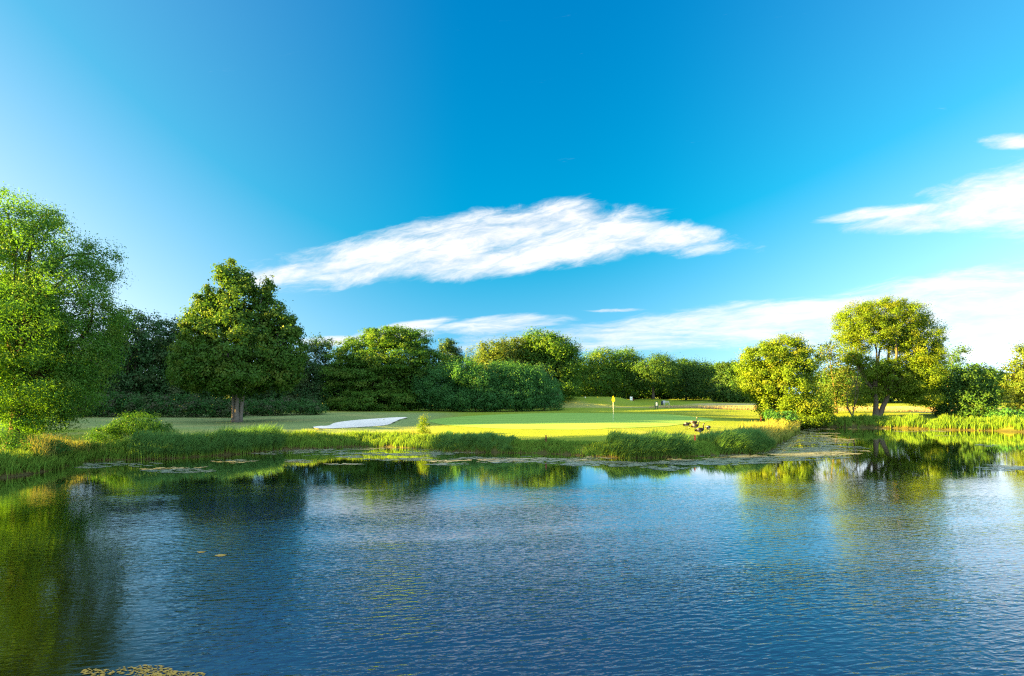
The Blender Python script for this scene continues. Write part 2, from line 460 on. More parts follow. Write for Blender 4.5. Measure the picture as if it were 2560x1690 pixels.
def turf_mat(name, c1, c2, fine=16.0):
    m, N, out = new_mat(name)
    p = N.pos()
    a = N.noise(p, 0.7, 4, 0.6); f = N.noise(p, fine, 2, 0.6)
    stripe = N.noise(N.vm('MULTIPLY', p, (0.06, 0.8, 1)), 1.0, 2)
    sx, sy, _ = N.sep(p)
    mow = N.m('SINE', N.m('ADD', N.m('MULTIPLY', sx, 1.1), N.m('MULTIPLY', sy, 2.0)))
    mow = N.m('MULTIPLY_ADD', N.sstep(-0.5, 0.5, mow), 0.30, -0.15)
    cc = N.mix(N.m('ADD', mow, N.m('MULTIPLY_ADD', stripe, 0.7, N.m('MULTIPLY', a, 0.3)), clamp=True), c1, c2)
    cc = N.mix(N.m('MULTIPLY', f, 0.25), cc, tuple(x * 0.6 for x in c1))
    bp = N.n.new('ShaderNodeBump'); bp.inputs['Strength'].default_value = 0.35; bp.inputs['Distance'].default_value = 0.02
    N.put(bp.inputs['Height'], f)
    pr = principled(N, cc, 0.95, 0.05); N.l.new(bp.outputs[0], pr.inputs['Normal'])
    N.l.new(pr.outputs[0], out.inputs[0])
    return m

green_poly = [G(*q)[:2] for q in [(1078, 1050), (1150, 1042), (1260, 1036), (1400, 1033), (1560, 1034), (1660, 1036), (1740, 1043),
                                  (1785, 1051), (1710, 1060), (1650, 1067), (1500, 1073), (1300, 1073), (1160, 1067), (1085, 1058)]]
drape('putting_green', green_poly, 0.02, turf_mat('green_turf', (0.150, 0.290, 0.050), (0.235, 0.385, 0.085)))
tag(bpy.data.objects['putting_green'], 'smooth pale putting green around the flagstick', 'putting green', kind='structure')

sand, N, out = new_mat('sand')
p = N.pos(); a = N.noise(p, 1.2, 4, 0.6); f = N.noise(N.vm('MULTIPLY', p, (2, 14, 2)), 1.0, 3, 0.6)
pr = principled(N, N.mix(N.m('MULTIPLY_ADD', a, 0.5, N.m('MULTIPLY', f, 0.5)), (0.52, 0.49, 0.45), (0.72, 0.69, 0.64)), 0.9, 0.1)
bp = N.n.new('ShaderNodeBump'); bp.inputs['Strength'].default_value = 0.5; bp.inputs['Distance'].default_value = 0.03
N.put(bp.inputs['Height'], f); N.l.new(bp.outputs[0], pr.inputs['Normal']); N.l.new(pr.outputs[0], out.inputs[0])
drape('sand_bunker', bunker_poly, 0.03, sand)
tag(bpy.data.objects['sand_bunker'], 'pale raked sand bunker left of the putting green', 'sand bunker', kind='structure')

# ------------------------------------------------------------------ water
wm, N, out = new_mat('pond_water')
p = N.pos(); wx, wy, wz = N.sep(p)
rot = N.comb(N.m('ADD', N.m('MULTIPLY', wx, 0.97), N.m('MULTIPLY', wy, 0.22)), N.m('ADD', N.m('MULTIPLY', wx, -0.20), N.m('MULTIPLY', wy, 0.98)), 0.0)
h1 = N.noise(N.vm('MULTIPLY', rot, (4.0, 11.0, 1)), 1.0, 2, 0.45, 0.35)
h2 = N.noise(N.vm('MULTIPLY', p, (11.0, 21.0, 1)), 1.0, 2, 0.5, 0.2)
h3 = N.noise(N.vm('MULTIPLY', p, (0.6, 1.1, 1)), 1.0, 1, 0.5)
gust = N.noise(N.vm('MULTIPLY', p, (0.10, 0.22, 1)), 1.0, 3, 0.5)
# wind ripples: strong in the open middle, dying out towards the sheltered far and left shores
yw = N.m('ADD', wy, N.m('MULTIPLY', N.m('SUBTRACT', gust, 0.5), 10.0))
yw = N.m('ADD', yw, N.m('MULTIPLY', wx, -0.10))
calm = N.sstep(23.0, 14.0, yw)
left = N.sstep(-0.78, -0.55, N.m('DIVIDE', N.m('ADD', wx, N.m('MULTIPLY', N.m('SUBTRACT', gust, 0.5), 3.0)), N.m('MAXIMUM', wy, 4.0)))
left = N.m('MAXIMUM', left, N.sstep(15.0, 19.0, wy))
amp = N.m('MULTIPLY', N.m('MULTIPLY_ADD', calm, 0.95, 0.05), N.m('MULTIPLY_ADD', left, 0.86, 0.14))
lane = N.noise(N.vm('MULTIPLY', rot, (0.07, 0.30, 1)), 1.0, 3, 0.55, 0.4)
amp = N.m('MULTIPLY', amp, N.m('MULTIPLY_ADD', N.sstep(0.36, 0.62, lane), 0.75, 0.55))
hh = N.m('ADD', N.m('MULTIPLY', h1, N.m('MULTIPLY_ADD', N.sstep(15.0, 8.0, wy), 0.011, 0.013)), N.m('ADD', N.m('MULTIPLY', h2, 0.0016), N.m('MULTIPLY', h3, 0.006)))
bp = N.n.new('ShaderNodeBump'); bp.inputs['Strength'].default_value = 1.0; bp.inputs['Distance'].default_value = 1.0
N.put(bp.inputs['Height'], N.m('MULTIPLY', hh, amp))
open_blue = N.m('MULTIPLY', N.sstep(-0.80, -0.48, N.m('DIVIDE', N.m('ADD', wx, N.m('MULTIPLY', N.m('SUBTRACT', gust, 0.5), 3.0)), N.m('MAXIMUM', wy, 4.0))), N.sstep(27.0, 17.0, yw))
wc = N.mix(N.noise(p, 0.15, 3), (0.002, 0.011, 0.052), (0.003, 0.016, 0.074))
wc = N.mix(open_blue, (0.0020, 0.0040, 0.0008), wc)                      # dark tree reflections painted into the body colour along the banks, blue mid-pond
body = N.n.new('ShaderNodeBsdfDiffuse'); N.put(body.inputs[0], wc)
mirror = N.n.new('ShaderNodeBsdfGlossy'); mirror.inputs['Roughness'].default_value = 0.03; mirror.inputs[0].default_value = (0.97, 0.98, 1.0, 1)
fr = N.n.new('ShaderNodeFresnel'); fr.inputs['IOR'].default_value = 1.34
for q in (mirror, fr): N.l.new(bp.outputs[0], q.inputs['Normal'])
ms = N.n.new('ShaderNodeMixShader')
N.put(ms.inputs[0], N.m('MINIMUM', N.m('MULTIPLY', fr.outputs[0], N.m('MULTIPLY_ADD', N.sstep(0.06, 0.30, fr.outputs[0]), 1.05, 1.0)), 0.96))
N.l.new(body.outputs[0], ms.inputs[1]); N.l.new(mirror.outputs[0], ms.inputs[2])
N.l.new(ms.outputs[0], out.inputs[0])
me = bpy.data.meshes.new('water')
me.from_pydata([(-30, 1, 0), (80, 1, 0), (80, 62, 0), (-30, 62, 0)], [], [(0, 1, 2, 3)])
water = link('water', me, wm)
tag(water, 'rippled pond mirroring the blue evening sky and the trees', 'pond', kind='structure')

# ------------------------------------------------------------------ leaves
def leaves_mesh(name, C, Nrm, size, aspect, clump_id, origin, roll_down=0.0):
    """one diamond per leaf: C centres, Nrm normals"""
    n = len(C)
    Nrm = Nrm / (np.linalg.norm(Nrm, axis=1, keepdims=True) + 1e-9)
    t = rng.normal(size=(n, 3)); t[:, 2] -= roll_down
    t -= Nrm * (t * Nrm).sum(1, keepdims=True)
    t /= np.linalg.norm(t, axis=1, keepdims=True) + 1e-9
    bt = np.cross(Nrm, t)
    s = (size * rng.uniform(0.6, 1.35, n))[:, None]
    L, Wd = s * 0.5, s * 0.5 * aspect
    c = C - np.asarray(origin)
    v0 = c - t * L; v2 = c + t * L
    k = 0.15
    fold = Nrm * (0.12 * s)
    v1 = c + bt * Wd - t * L * k - fold; v3 = c - bt * Wd - t * L * k - fold
    V = np.stack([v0, v1, v2, v3], 1).reshape(-1, 3)
    Q = np.arange(n * 4).reshape(n, 4)
    leaf = np.repeat(rng.random(n), 4)
    cl = np.repeat(clump_id, 4)
    return mesh_quads(name, V, Q, {'leaf': leaf, 'clump': cl})

def crown_points(lobes, density, per, cr, flat, inner=0.18, up=0.25, rnd=0.55, edge=(0.72, 1.02), droop=0.0):
    """lobes: list of (centre, radii). Returns leaf centres, normals, clump values"""
    cs, ns = [], []
    for i, (c, R) in enumerate(lobes):
        c, R = np.array(c), np.array(R)
        area = 4 * math.pi * ((R[0] * R[1]) ** 1.6 / 3 + (R[0] * R[2]) ** 1.6 / 3 + (R[1] * R[2]) ** 1.6 / 3) ** (1 / 1.6)
        n = max(6, int(area * density))
        d = rng.normal(size=(n, 3)); d /= np.linalg.norm(d, axis=1, keepdims=True)
        rr = rng.uniform(edge[0], edge[1], n)
        ins = rng.random(n) < inner
        rr[ins] = rng.uniform(0.2, 0.75, ins.sum())
        pts = c + d * R * rr[:, None]
        keep = np.ones(n, bool)
        for j, (c2, R2) in enumerate(lobes):
            if j != i:
                q = (((pts - np.array(c2)) / np.array(R2)) ** 2).sum(1)
                keep &= ~((q < 0.45) & (rng.random(n) < 0.85))
        nrm = d / R; nrm /= np.linalg.norm(nrm, axis=1, keepdims=True)
        cs.append(pts[keep]); ns.append(nrm[keep])
    cs, ns = np.concatenate(cs), np.concatenate(ns)
    m = len(cs)
    cv = rng.random(m)
    sz = cr * rng.uniform(0.55, 1.3, m)
    k = rng.poisson(per * 1.6, m) + 2
    ids = np.repeat(np.arange(m), k)
    o = rng.normal(size=(len(ids), 3)) * 0.55
    o *= sz[ids][:, None]
    o[:, 2] *= flat
    if droop: o[:, 2] -= droop * np.abs(rng.normal(size=len(ids))) * sz[ids]
    C = cs[ids] + o
    on = o / (np.linalg.norm(o, axis=1, keepdims=True) + 1e-6)
    Nn = ns[ids] * 0.65 + on * 0.85 + np.array([0, 0, up]) + rng.normal(size=(len(ids), 3)) * rnd
    return C, Nn, cv[ids], cs

bark_grey = simple_mat('bark_grey', (0.085, 0.072, 0.055), 0.9, 0.1, 0.45, 9)
bark_dark = simple_mat('bark_dark', (0.045, 0.038, 0.028), 0.9, 0.1, 0.45, 9)
bark_pale = simple_mat('bark_pale', (0.15, 0.138, 0.125), 0.9, 0.1, 0.4, 9)
bark_tan = simple_mat('bark_tan', (0.11, 0.088, 0.055), 0.9, 0.1, 0.4, 9)

def limb(mb, a, b, r0, r1, bend=0.12, n=6, sides=7):
    a, b = np.array(a, float), np.array(b, float)
    L = np.linalg.norm(b - a)
    j = rng.normal(size=3) * L * bend
    pts, rad = [], []
    for i in range(n):
        t = i / (n - 1)
        p = a + (b - a) * t + j * math.sin(math.pi * t) + np.array([0, 0, 0.10 * L]) * math.sin(math.pi * t)
        pts.append(p + (rng.normal(size=3) * r0 * 0.12 if 0 < i < n - 1 else 0)); rad.append(r0 + (r1 - r0) * t ** 0.8)
    mb.tube(pts, rad, sides)
    return pts

LEAFK, DENK = 0.92, 1.3
def tree(name, label, cat, base_px, D, lobes, leaf, mat, bark, trunk=None, group=None, density=0.9, per=26, cr=0.7, flat=0.75,
         aspect=0.55, inner=0.18, up=0.25, rnd=0.55, roll=0.0, droop=0.0, edge=(0.70, 1.10), depth_k=1.0, twigs=0.0, base_y=None, parts=('crown', 'trunk')):
    """a tree standing at distance D below photo column base_px; lobes in photo pixels (cx, cy, rx, ry[, depth offset m])"""
    bx, by = X(base_px, D), (base_y or D)
    bz = T(bx, by)
    L3 = []
    for l in lobes:
        px, py, rx, ry = l[:4]
        dd = l[4] if len(l) > 4 else rng.uniform(-0.3, 0.3) * rx / F * D
        R = (rx / F * D, max(rx, ry) / F * D * depth_k, ry / F * D)
        L3.append(((X(px, D), by + dd, Z(py, D)), R))
    C, Nn, cl, cs = crown_points(L3, density * DENK, per, cr, flat, inner, up, rnd, edge, droop)
    ok = C[:, 2] > terrain(C[:, 0], C[:, 1]) + 0.05
    C, Nn, cl = C[ok], Nn[ok], cl[ok]
    root = empty(name, (bx, by, bz)); tag(root, label, cat, group)
    link(parts[0], leaves_mesh(parts[0], C, Nn, leaf * LEAFK, aspect, cl, (bx, by, bz), roll), mat, root)
    mb = MB()
    org = np.array((bx, by, bz))
    tr = trunk or {}
    r0 = tr.get('r', 0.25)
    zc = np.array([l[0][2] for l in L3])
    fork = np.array(tr.get('fork', (bx, by, bz + 0.35 * (zc.mean() - bz))), float)
    stems = tr.get('stems', [((0, 0), (0, 0))])
    for (ox, oy), (tx, ty) in stems:
        a = np.array((bx + ox, by + oy, bz - 0.1)); b = fork + np.array((tx, ty, 0))
        n = 7; pts = []; rad = []
        rs = r0 * (1 if len(stems) == 1 else rng.uniform(0.75, 1.0))
        for i in range(n):
            t = i / (n - 1)
            pts.append(a + (b - a) * t - org + (rng.normal(size=3) * 0.05 * r0 if i else 0)); rad.append(rs * (1 + 0.5 * (1 - t) ** 6 - 0.25 * t))
        mb.tube(pts, rad, 10)
    tops = [fork + np.array((s[1][0], s[1][1], 0)) for s in stems]
    for k, (c, R) in enumerate(L3):
        a = min(tops, key=lambda q: np.linalg.norm(q - np.array(c)))
        e = np.array(c) + np.array((0, 0, 0.45 * R[2]))
        pts = limb(mb, a - org, e - org, r0 * 0.55, r0 * 0.10, 0.08)
        near = cs[np.argsort(((cs - np.array(c)) ** 2).sum(1))]
        for q in near[rng.integers(0, len(near), int(5 + 10 * twigs))] if k < 14 else []:
            if np.linalg.norm(q - np.array(c)) < 1.6 * max(R):
                limb(mb, pts[rng.integers(2, len(pts))], q - org, r0 * 0.15, r0 * 0.04, 0.10, 4, 5)
    mb.build(parts[1], bark, root, smooth=True)
    return root

# leaf materials: real leaf colours
m_willow = leaf_mat('willow_leaf', (0.050, 0.115, 0.022), (0.110, 0.185, 0.035), (0.13, 0.19, 0.03), 0.42, k=0.88)
m_maple = leaf_mat('maple_leaf', (0.030, 0.070, 0.014), (0.080, 0.125, 0.022), (0.10, 0.13, 0.02), 0.28)
m_dark = leaf_mat('dark_leaf', (0.018, 0.042, 0.018), (0.042, 0.075, 0.030), (0.06, 0.07, 0.03), 0.2, k=1.0)
m_horn = leaf_mat('hornbeam_leaf', (0.035, 0.082, 0.014), (0.085, 0.140, 0.022), (0.10, 0.14, 0.02), 0.3)
m_sallow = leaf_mat('sallow_leaf', (0.034, 0.095, 0.034), (0.070, 0.150, 0.055), (0.055, 0.135, 0.03), 0.25)
m_olive = leaf_mat('olive_leaf', (0.055, 0.080, 0.020), (0.105, 0.125, 0.030), (0.11, 0.115, 0.03), 0.3)
m_far = leaf_mat('far_leaf', (0.028, 0.062, 0.018), (0.065, 0.110, 0.028), (0.06, 0.10, 0.02), 0.25)
m_bright = leaf_mat('bright_leaf', (0.092, 0.138, 0.014), (0.172, 0.200, 0.022), (0.165, 0.175, 0.02), 0.42, k=0.8)
m_brown = leaf_mat('brown_leaf', (0.050, 0.075, 0.022), (0.095, 0.115, 0.032), (0.10, 0.095, 0.035), 0.3, k=0.8)
m_pine = leaf_mat('pine_needle', (0.020, 0.045, 0.020), (0.050, 0.075, 0.030), None, 0.15)
m_shrub = leaf_mat('shrub_leaf', (0.050, 0.125, 0.028), (0.095, 0.185, 0.040), None, 0.3, k=0.55)
m_bramble = leaf_mat('bramble_leaf', (0.028, 0.072, 0.026), (0.060, 0.120, 0.036), (0.10, 0.08, 0.06), 0.2)

# --- big willow at the left edge
tree('willow_tree', 'big light green willow at the left edge, its boughs hanging to the bank', 'tree', 45, 29,
     [(20, 570, 125, 85, 0), (120, 610, 75, 85, -0.8), (220, 655, 45, 60, 0.5), (180, 735, 102, 80, -0.4), (222, 800, 60, 88, 0.3),
      (-60, 710, 150, 140, 0), (90, 830, 135, 100, -1.5), (180, 880, 78, 76, 0.5), (60, 950, 150, 80, -1.0), (175, 965, 62, 60, 0.6),
      (95, 1030, 80, 48, -0.3), (30, 1040, 55, 40, 0.8), (-75, 850, 140, 105, 0.5), (150, 1010, 40, 45, 0.2)],
     0.125, m_willow, bark_dark, {'r': 0.42, 'fork': (X(45, 29), 29.2, 4.2)}, density=1.5, per=95, cr=0.52, flat=0.8, aspect=0.45,
     roll=0.8, droop=0.25, inner=0.14, twigs=0.5)

# --- lone maple on the fairway
tree('maple_tree', 'lone dense conical maple with a pale split trunk on the fairway', 'tree', 592, 51,
     [(577, 690, 12, 40, 0), (590, 735, 38, 46, 0), (598, 790, 68, 50, 0), (600, 840, 98, 56, 0), (598, 895, 128, 56, 0), (596, 938, 128, 38, 0),
      (488, 925, 46, 44, -0.5), (708, 885, 42, 72, 0.4), (655, 755, 12, 40, 0.5), (690, 790, 16, 40, 0.3), (535, 755, 20, 38, -0.3), (492, 815, 26, 44, 0.2),
      (558, 688, 8, 26, 0.0), (612, 700, 9, 26, 0.2), (512, 775, 14, 36, -0.4), (462, 880, 24, 42, 0.2), (738, 830, 14, 38, -0.2), (632, 715, 7, 24, -0.3), (672, 720, 4, 26, 0.1)],
     0.22, m_maple, bark_pale, {'r': 0.19, 'fork': (X(594, 51), 51, 4.3), 'stems': [((-0.30, 0.05), (-0.42, 0.0)), ((0.04, -0.12), (0.03, -0.1)), ((0.20, 0.15), (0.55, 0.1))]},
     density=1.5, per=46, cr=0.48, flat=0.75, aspect=0.75, droop=0.35, up=0.4, rnd=0.45, edge=(0.78, 1.14))

# --- dark trees behind, left of the maple
bt = dict(cat='tree', group='dark trees at the back left of the fairway')
tree('broadleaf_tree', 'dark tree with thin twiggy tops between the willow and the maple', base_px=335, D=66,
     lobes=[(330, 830, 48, 55), (375, 850, 45, 60), (300, 880, 42, 70), (345, 910, 75, 80), (330, 975, 75, 60)], leaf=0.3, mat=m_dark, bark=bark_dark, density=0.8, per=24, cr=0.7, **bt)
tree('broadleaf_tree', 'dark tree touching the left side of the lone maple', base_px=430, D=68,
     lobes=[(430, 830, 40, 40), (455, 880, 60, 80), (415, 930, 60, 80), (440, 980, 70, 50)], leaf=0.3, mat=m_dark, bark=bark_dark, density=0.8, per=24, cr=0.7, **bt)
tree('broadleaf_tree', 'dark tree rising just behind the right of the willow crown', base_px=245, D=67,
     lobes=[(265, 850, 45, 60), (240, 920, 60, 80), (220, 980, 70, 55)], leaf=0.3, mat=m_dark, bark=bark_dark, density=0.8, per=24, cr=0.7, **bt)
tree('broadleaf_tree', 'sparse dark tree with bare twig tops right of the maple', base_px=790, D=78,
     lobes=[(800, 870, 34, 30), (775, 905, 40, 40), (815, 920, 35, 35), (745, 960, 42, 60), (800, 995, 50, 40), (760, 1005, 50, 35)], leaf=0.26, mat=m_dark, bark=bark_dark, density=1.0, per=26, cr=0.7, **bt)

# --- bramble hedge in front of them
hb = dict(cat='hedge', group='bramble hedge along the back of the left fairway', parts=('foliage', 'stem'))
tree('bramble_hedge', 'long dark bramble hedge running behind the maple trunk to the willow', base_px=400, D=60,
     lobes=[(205, 1017, 40, 26), (260, 1012, 50, 30), (320, 1014, 50, 30), (390, 1014, 55, 28), (460, 1017, 55, 26), (530, 1020, 50, 24), (575, 1022, 40, 22)],
     leaf=0.2, mat=m_bramble, bark=bark_dark, trunk={'r': 0.05}, density=2.2, per=26, cr=0.45, **hb)
tree('bramble_hedge', 'lower bramble hedge with pinkish blossom right of the maple trunk', base_px=700, D=64,
     lobes=[(630, 1022, 40, 22), (690, 1018, 45, 22), (745, 1018, 42, 20), (785, 1022, 30, 16)],
     leaf=0.2, mat=m_bramble, bark=bark_dark, trunk={'r': 0.05}, density=2.2, per=26, cr=0.45, **hb)

# --- big spreading hornbeam in the centre left
tree('hornbeam_tree', 'wide spreading green tree with layered boughs right of the sand bunker', 'tree', 930, 76,
     [(975, 845, 70, 28), (1030, 855, 45, 32), (900, 880, 65, 35), (985, 895, 95, 45), (860, 925, 50, 45), (945, 950, 100, 60), (1045, 920, 45, 50),
      (860, 985, 48, 42), (960, 1000, 110, 32), (1090, 905, 30, 28)],
     0.25, m_horn, bark_dark, {'r': 0.3}, density=1.0, per=50, cr=0.85, flat=0.36, up=0.6, edge=(0.75, 1.08))
# --- grey-green sallow bushes
sb = dict(cat='bush', group='grey green sallow bushes between the spreading tree and the tee', parts=('foliage', 'stem'))
for (bx, lob, lab) in [(1090, [(1085, 960, 50, 45), (1120, 935, 45, 35), (1075, 1000, 55, 28), (1130, 985, 50, 42)], 'leftmost sallow bush against the spreading tree'),
                       (1190, [(1160, 930, 45, 32), (1200, 955, 55, 45), (1210, 995, 60, 33), (1150, 1000, 40, 28)], 'tallest sallow bush with a pale rounded top in the middle of the clump'),
                       (1290, [(1260, 935, 40, 30), (1300, 950, 45, 38), (1290, 990, 60, 38), (1240, 985, 40, 40)], 'sallow bush below the olive green tree'),
                       (1360, [(1335, 945, 32, 28), (1355, 980, 45, 40), (1380, 1000, 32, 28), (1330, 1005, 40, 22)], 'rightmost sallow bush next to the dry tee slope')]:
    tree('sallow_bush', lab, base_px=bx, D=74 + rng.uniform(-1, 1), lobes=lob, leaf=0.24, mat=m_sallow, bark=bark_dark, trunk={'r': 0.08},
         density=1.5, per=30, cr=0.6, flat=0.8, aspect=0.4, **sb)

# --- further row
tree('pine_tree', 'small dark pine top showing above the sallow bushes', 'tree', 1122, 112,
     [(1120, 862, 24, 16), (1112, 885, 22, 16), (1135, 885, 20, 18), (1150, 898, 14, 12), (1122, 915, 28, 30)], 0.34, m_pine, bark_dark, {'r': 0.25}, density=0.8, per=26, cr=0.8, flat=0.5)
tree('birch_tree', 'thin pale sapling top left of the olive green tree', 'tree', 1178, 108,
     [(1178, 880, 14, 14), (1175, 905, 16, 20)], 0.26, m_olive, bark_tan, {'r': 0.12}, density=0.5, per=14, cr=0.7)
tree('oak_tree', 'olive green tree with a ragged top behind the sallow bushes', 'tree', 1245, 98,
     [(1240, 880, 48, 28), (1280, 868, 35, 24), (1215, 905, 35, 25), (1255, 920, 55, 40), (1260, 965, 60, 45)], 0.34, m_olive, bark_dark, {'r': 0.28}, density=0.75, per=24, cr=0.9)
tree('oak_tree', 'tall yellow green tree with a domed top left of the tee mound', 'tree', 1370, 100,
     [(1350, 852, 45, 24), (1385, 870, 55, 32), (1335, 885, 40, 35), (1420, 895, 32, 36), (1385, 920, 60, 48), (1390, 965, 60, 38)], 0.36, m_horn, bark_dark, {'r': 0.32}, density=0.8, per=26, cr=0.95)
ft = dict(cat='tree', group='row of trees beyond the tee')
tree('broadleaf_tree', 'sunlit tree above the left end of the tee mound', base_px=1490, D=128,
     lobes=[(1508, 892, 38, 22), (1480, 910, 35, 29), (1515, 920, 42, 33), (1495, 955, 57, 44), (1470, 960, 35, 38)], leaf=0.34, mat=m_horn, bark=bark_dark, density=0.6, per=26, cr=1.1, **ft)
tree('broadleaf_tree', 'tree with a flat broad top directly above the yellow flag', base_px=1560, D=130,
     lobes=[(1565, 890, 35, 20), (1550, 915, 42, 31), (1580, 925, 35, 37), (1555, 960, 54, 42)], leaf=0.34, mat=m_horn, bark=bark_dark, density=0.6, per=26, cr=1.1, **ft)
tree('broadleaf_tree', 'dark tree with a bare straight trunk above the green stand', base_px=1633, D=125,
     lobes=[(1645, 905, 40, 18), (1620, 925, 38, 26), (1655, 930, 42, 31), (1635, 950, 59, 24)], leaf=0.34, mat=m_far, bark=bark_grey,
     trunk={'r': 0.30, 'fork': (X(1633, 125), 125, Z(958, 125))}, density=0.65, per=26, cr=1.1, **ft)
tree('broadleaf_tree', 'dark rounded tree right of the bare straight trunk', base_px=1715, D=132,
     lobes=[(1705, 918, 31, 18), (1740, 925, 52, 22), (1715, 945, 47, 33), (1755, 955, 52, 35), (1730, 975, 59, 24)], leaf=0.34, mat=m_far, bark=bark_dark, density=0.65, per=26, cr=1.1, **ft)
tree('spruce_tree', 'narrow pointed spruce left of the round willow bush', base_px=1815, D=120,
     lobes=[(1812, 925, 14, 22), (1812, 950, 26, 24), (1812, 980, 38, 26)], leaf=0.36, mat=m_pine, bark=bark_dark, density=0.9, per=24, cr=0.8, flat=0.5, **ft)
tree('broadleaf_tree', 'dark tree half hidden behind the sunlit round tree by the pond', base_px=1858, D=118,
     lobes=[(1858, 920, 33, 20), (1865, 950, 50, 40), (1840, 980, 53, 26)], leaf=0.4, mat=m_far, bark=bark_dark, density=0.65, per=26, cr=1.0, **ft)

# --- right-hand group
tree('field_maple_tree', 'sunlit round bushy tree leaning over the end of the reed bank', 'tree', 2000, 57,
     [(1930, 905, 58, 48, 0), (1995, 880, 55, 42, 0.3), (2035, 915, 40, 55, 0.4), (1920, 955, 50, 42, -0.2), (1985, 960, 70, 65, 0), (1960, 1010, 50, 40, -0.4),
      (2030, 1020, 60, 40, -0.6), (2000, 1050, 70, 18, -0.8), (2075, 1035, 30, 22, -0.3)],
     0.17, m_bright, bark_dark, {'r': 0.22}, density=1.4, per=85, cr=0.58, flat=0.7, aspect=0.65, base_y=59, twigs=0.3)
tree('alder_tree', 'brownish olive tree between the round tree and the tall willow', 'tree', 2090, 68,
     [(2075, 890, 30, 40), (2105, 925, 38, 45), (2085, 965, 48, 48), (2120, 985, 40, 35)], 0.24, m_brown, bark_tan, {'r': 0.18}, density=1.0, per=20, cr=0.7)
tree('dead_bush', 'half bare twiggy bush with straw coloured branches left of the tall willow', 'bush', 2130, 61,
     [(2150, 930, 26, 28), (2130, 965, 30, 30), (2115, 990, 18, 20)], 0.13, m_brown, bark_tan, {'r': 0.10, 'stems': [((0, 0), (0.2, 0)), ((0.3, 0), (-0.5, 0))]},
     density=1.2, per=7, cr=0.6, twigs=2.2, parts=('foliage', 'stem'))
tree('willow_tree', 'tall sunlit willow with an open crown and leaning trunk on the right bank', 'tree', 2190, 62,
     [(2140, 805, 46, 42, 0), (2205, 782, 50, 34, 0.3), (2262, 792, 48, 38, 0), (2170, 830, 45, 36, -0.6), (2310, 845, 36, 50, 0.2), (2230, 845, 42, 36, -0.8), (2120, 840, 28, 25, 0), (2285, 880, 50, 38, -0.6),
      (2135, 885, 32, 26, -0.3), (2225, 935, 36, 38, -0.8), (2290, 940, 48, 46, -0.7), (2325, 925, 26, 52, 0.3), (2300, 995, 42, 18, -0.6), (2245, 975, 25, 18, -0.8), (2195, 980, 18, 22, 0.3), (2165, 925, 28, 26, -0.6), (2160, 990, 22, 24, 0.6)],
     0.15, m_bright, bark_grey, {'r': 0.34, 'fork': (X(2194, 62), 62, Z(985, 62)), 'stems': [((0, 0), (-0.25, 0)), ((0.25, 0.1), (1.2, 0.0))]},
     density=1.7, per=85, cr=0.55, flat=0.75, aspect=0.55, inner=0.12, twigs=0.4, roll=0.5)
tree('birch_tree', 'thin grey green tree leaning out right of the tall willow', 'tree', 2365, 78,
     [(2392, 878, 18, 22), (2378, 905, 24, 18), (2355, 945, 36, 36), (2345, 990, 50, 35)], 0.26, m_far, bark_grey, {'r': 0.14}, density=0.8, per=18, cr=0.7)
tree('dark_bush', 'rounded dark green bush at the right end of the dry field', 'bush', 2440, 60,
     [(2420, 955, 50, 32), (2470, 955, 45, 34), (2400, 990, 30, 32), (2455, 1000, 75, 48), (2500, 990, 30, 40), (2440, 1030, 60, 22)], 0.24, m_far, bark_dark, {'r': 0.16},
     density=1.4, per=28, cr=0.6, base_y=62, parts=('foliage', 'stem'))
tree('cypress_tree', 'tall ragged golden green tree cut off by the right edge', 'tree', 2565, 72,
     [(2562, 895, 22, 35), (2560, 945, 40, 45), (2555, 1000, 48, 40), (2600, 960, 50, 60)], 0.28, m_olive, bark_dark, {'r': 0.25}, density=1.1, per=26, cr=0.7)
tree('osier_bush', 'low grey green bush at the water edge in the right corner', 'bush', 2535, 54,
     [(2530, 1045, 30, 22), (2560, 1050, 30, 22), (2508, 1055, 20, 18)], 0.2, m_sallow, bark_dark, {'r': 0.05}, density=2.5, per=26, cr=0.45, base_y=55, parts=('foliage', 'stem'))

# --- shrub and plants on the near bank
tree('bank_shrub', 'rounded leafy shrub rising above the sedge left of the maple', 'shrub', 345, 33,
     [(345, 1060, 48, 26), (310, 1070, 42, 24), (395, 1075, 40, 20), (270, 1090, 36, 22)], 0.10, m_shrub, bark_dark, {'r': 0.03}, density=9, per=24, cr=0.26, aspect=0.4, up=0.1, parts=('foliage', 'stem'))
tree('bank_shrub', 'yellow lit leafy shrub under the hanging willow boughs', 'shrub', 60, 26.5,
     [(20, 1100, 48, 22), (80, 1112, 50, 20), (125, 1120, 35, 18), (-40, 1110, 40, 25)], 0.10, m_shrub, bark_dark, {'r': 0.03}, density=8, per=20, cr=0.26, aspect=0.45, parts=('foliage', 'stem'))
tree('ragwort_plant', 'tall single leafy plant with a yellow tip among the centre reeds', 'plant', 1058, 38.5,
     [(1058, 1060, 13, 14), (1056, 1080, 17, 16), (1060, 1045, 7, 8)], 0.09, m_bright, bark_tan, {'r': 0.02}, density=10, per=18, cr=0.2, parts=('foliage', 'stem'))
tree('bank_shrub', 'dark grassy shrub beside the last red stake at the foot of the round tree', 'shrub', 1945, 50,
     [(1935, 1040, 22, 12), (1965, 1043, 25, 12)], 0.14, m_sallow, bark_dark, {'r': 0.03}, density=6, per=24, cr=0.3, parts=('foliage', 'stem'))
tree('bank_shrub', 'green weedy shrub at the left end of the right sedge clump', 'shrub', 1835, 36,
     [(1830, 1092, 20, 18), (1850, 1085, 16, 14), (1815, 1100, 14, 10)], 0.09, m_shrub, bark_dark, {'r': 0.03}, density=8, per=20, cr=0.22, parts=('foliage', 'stem'))

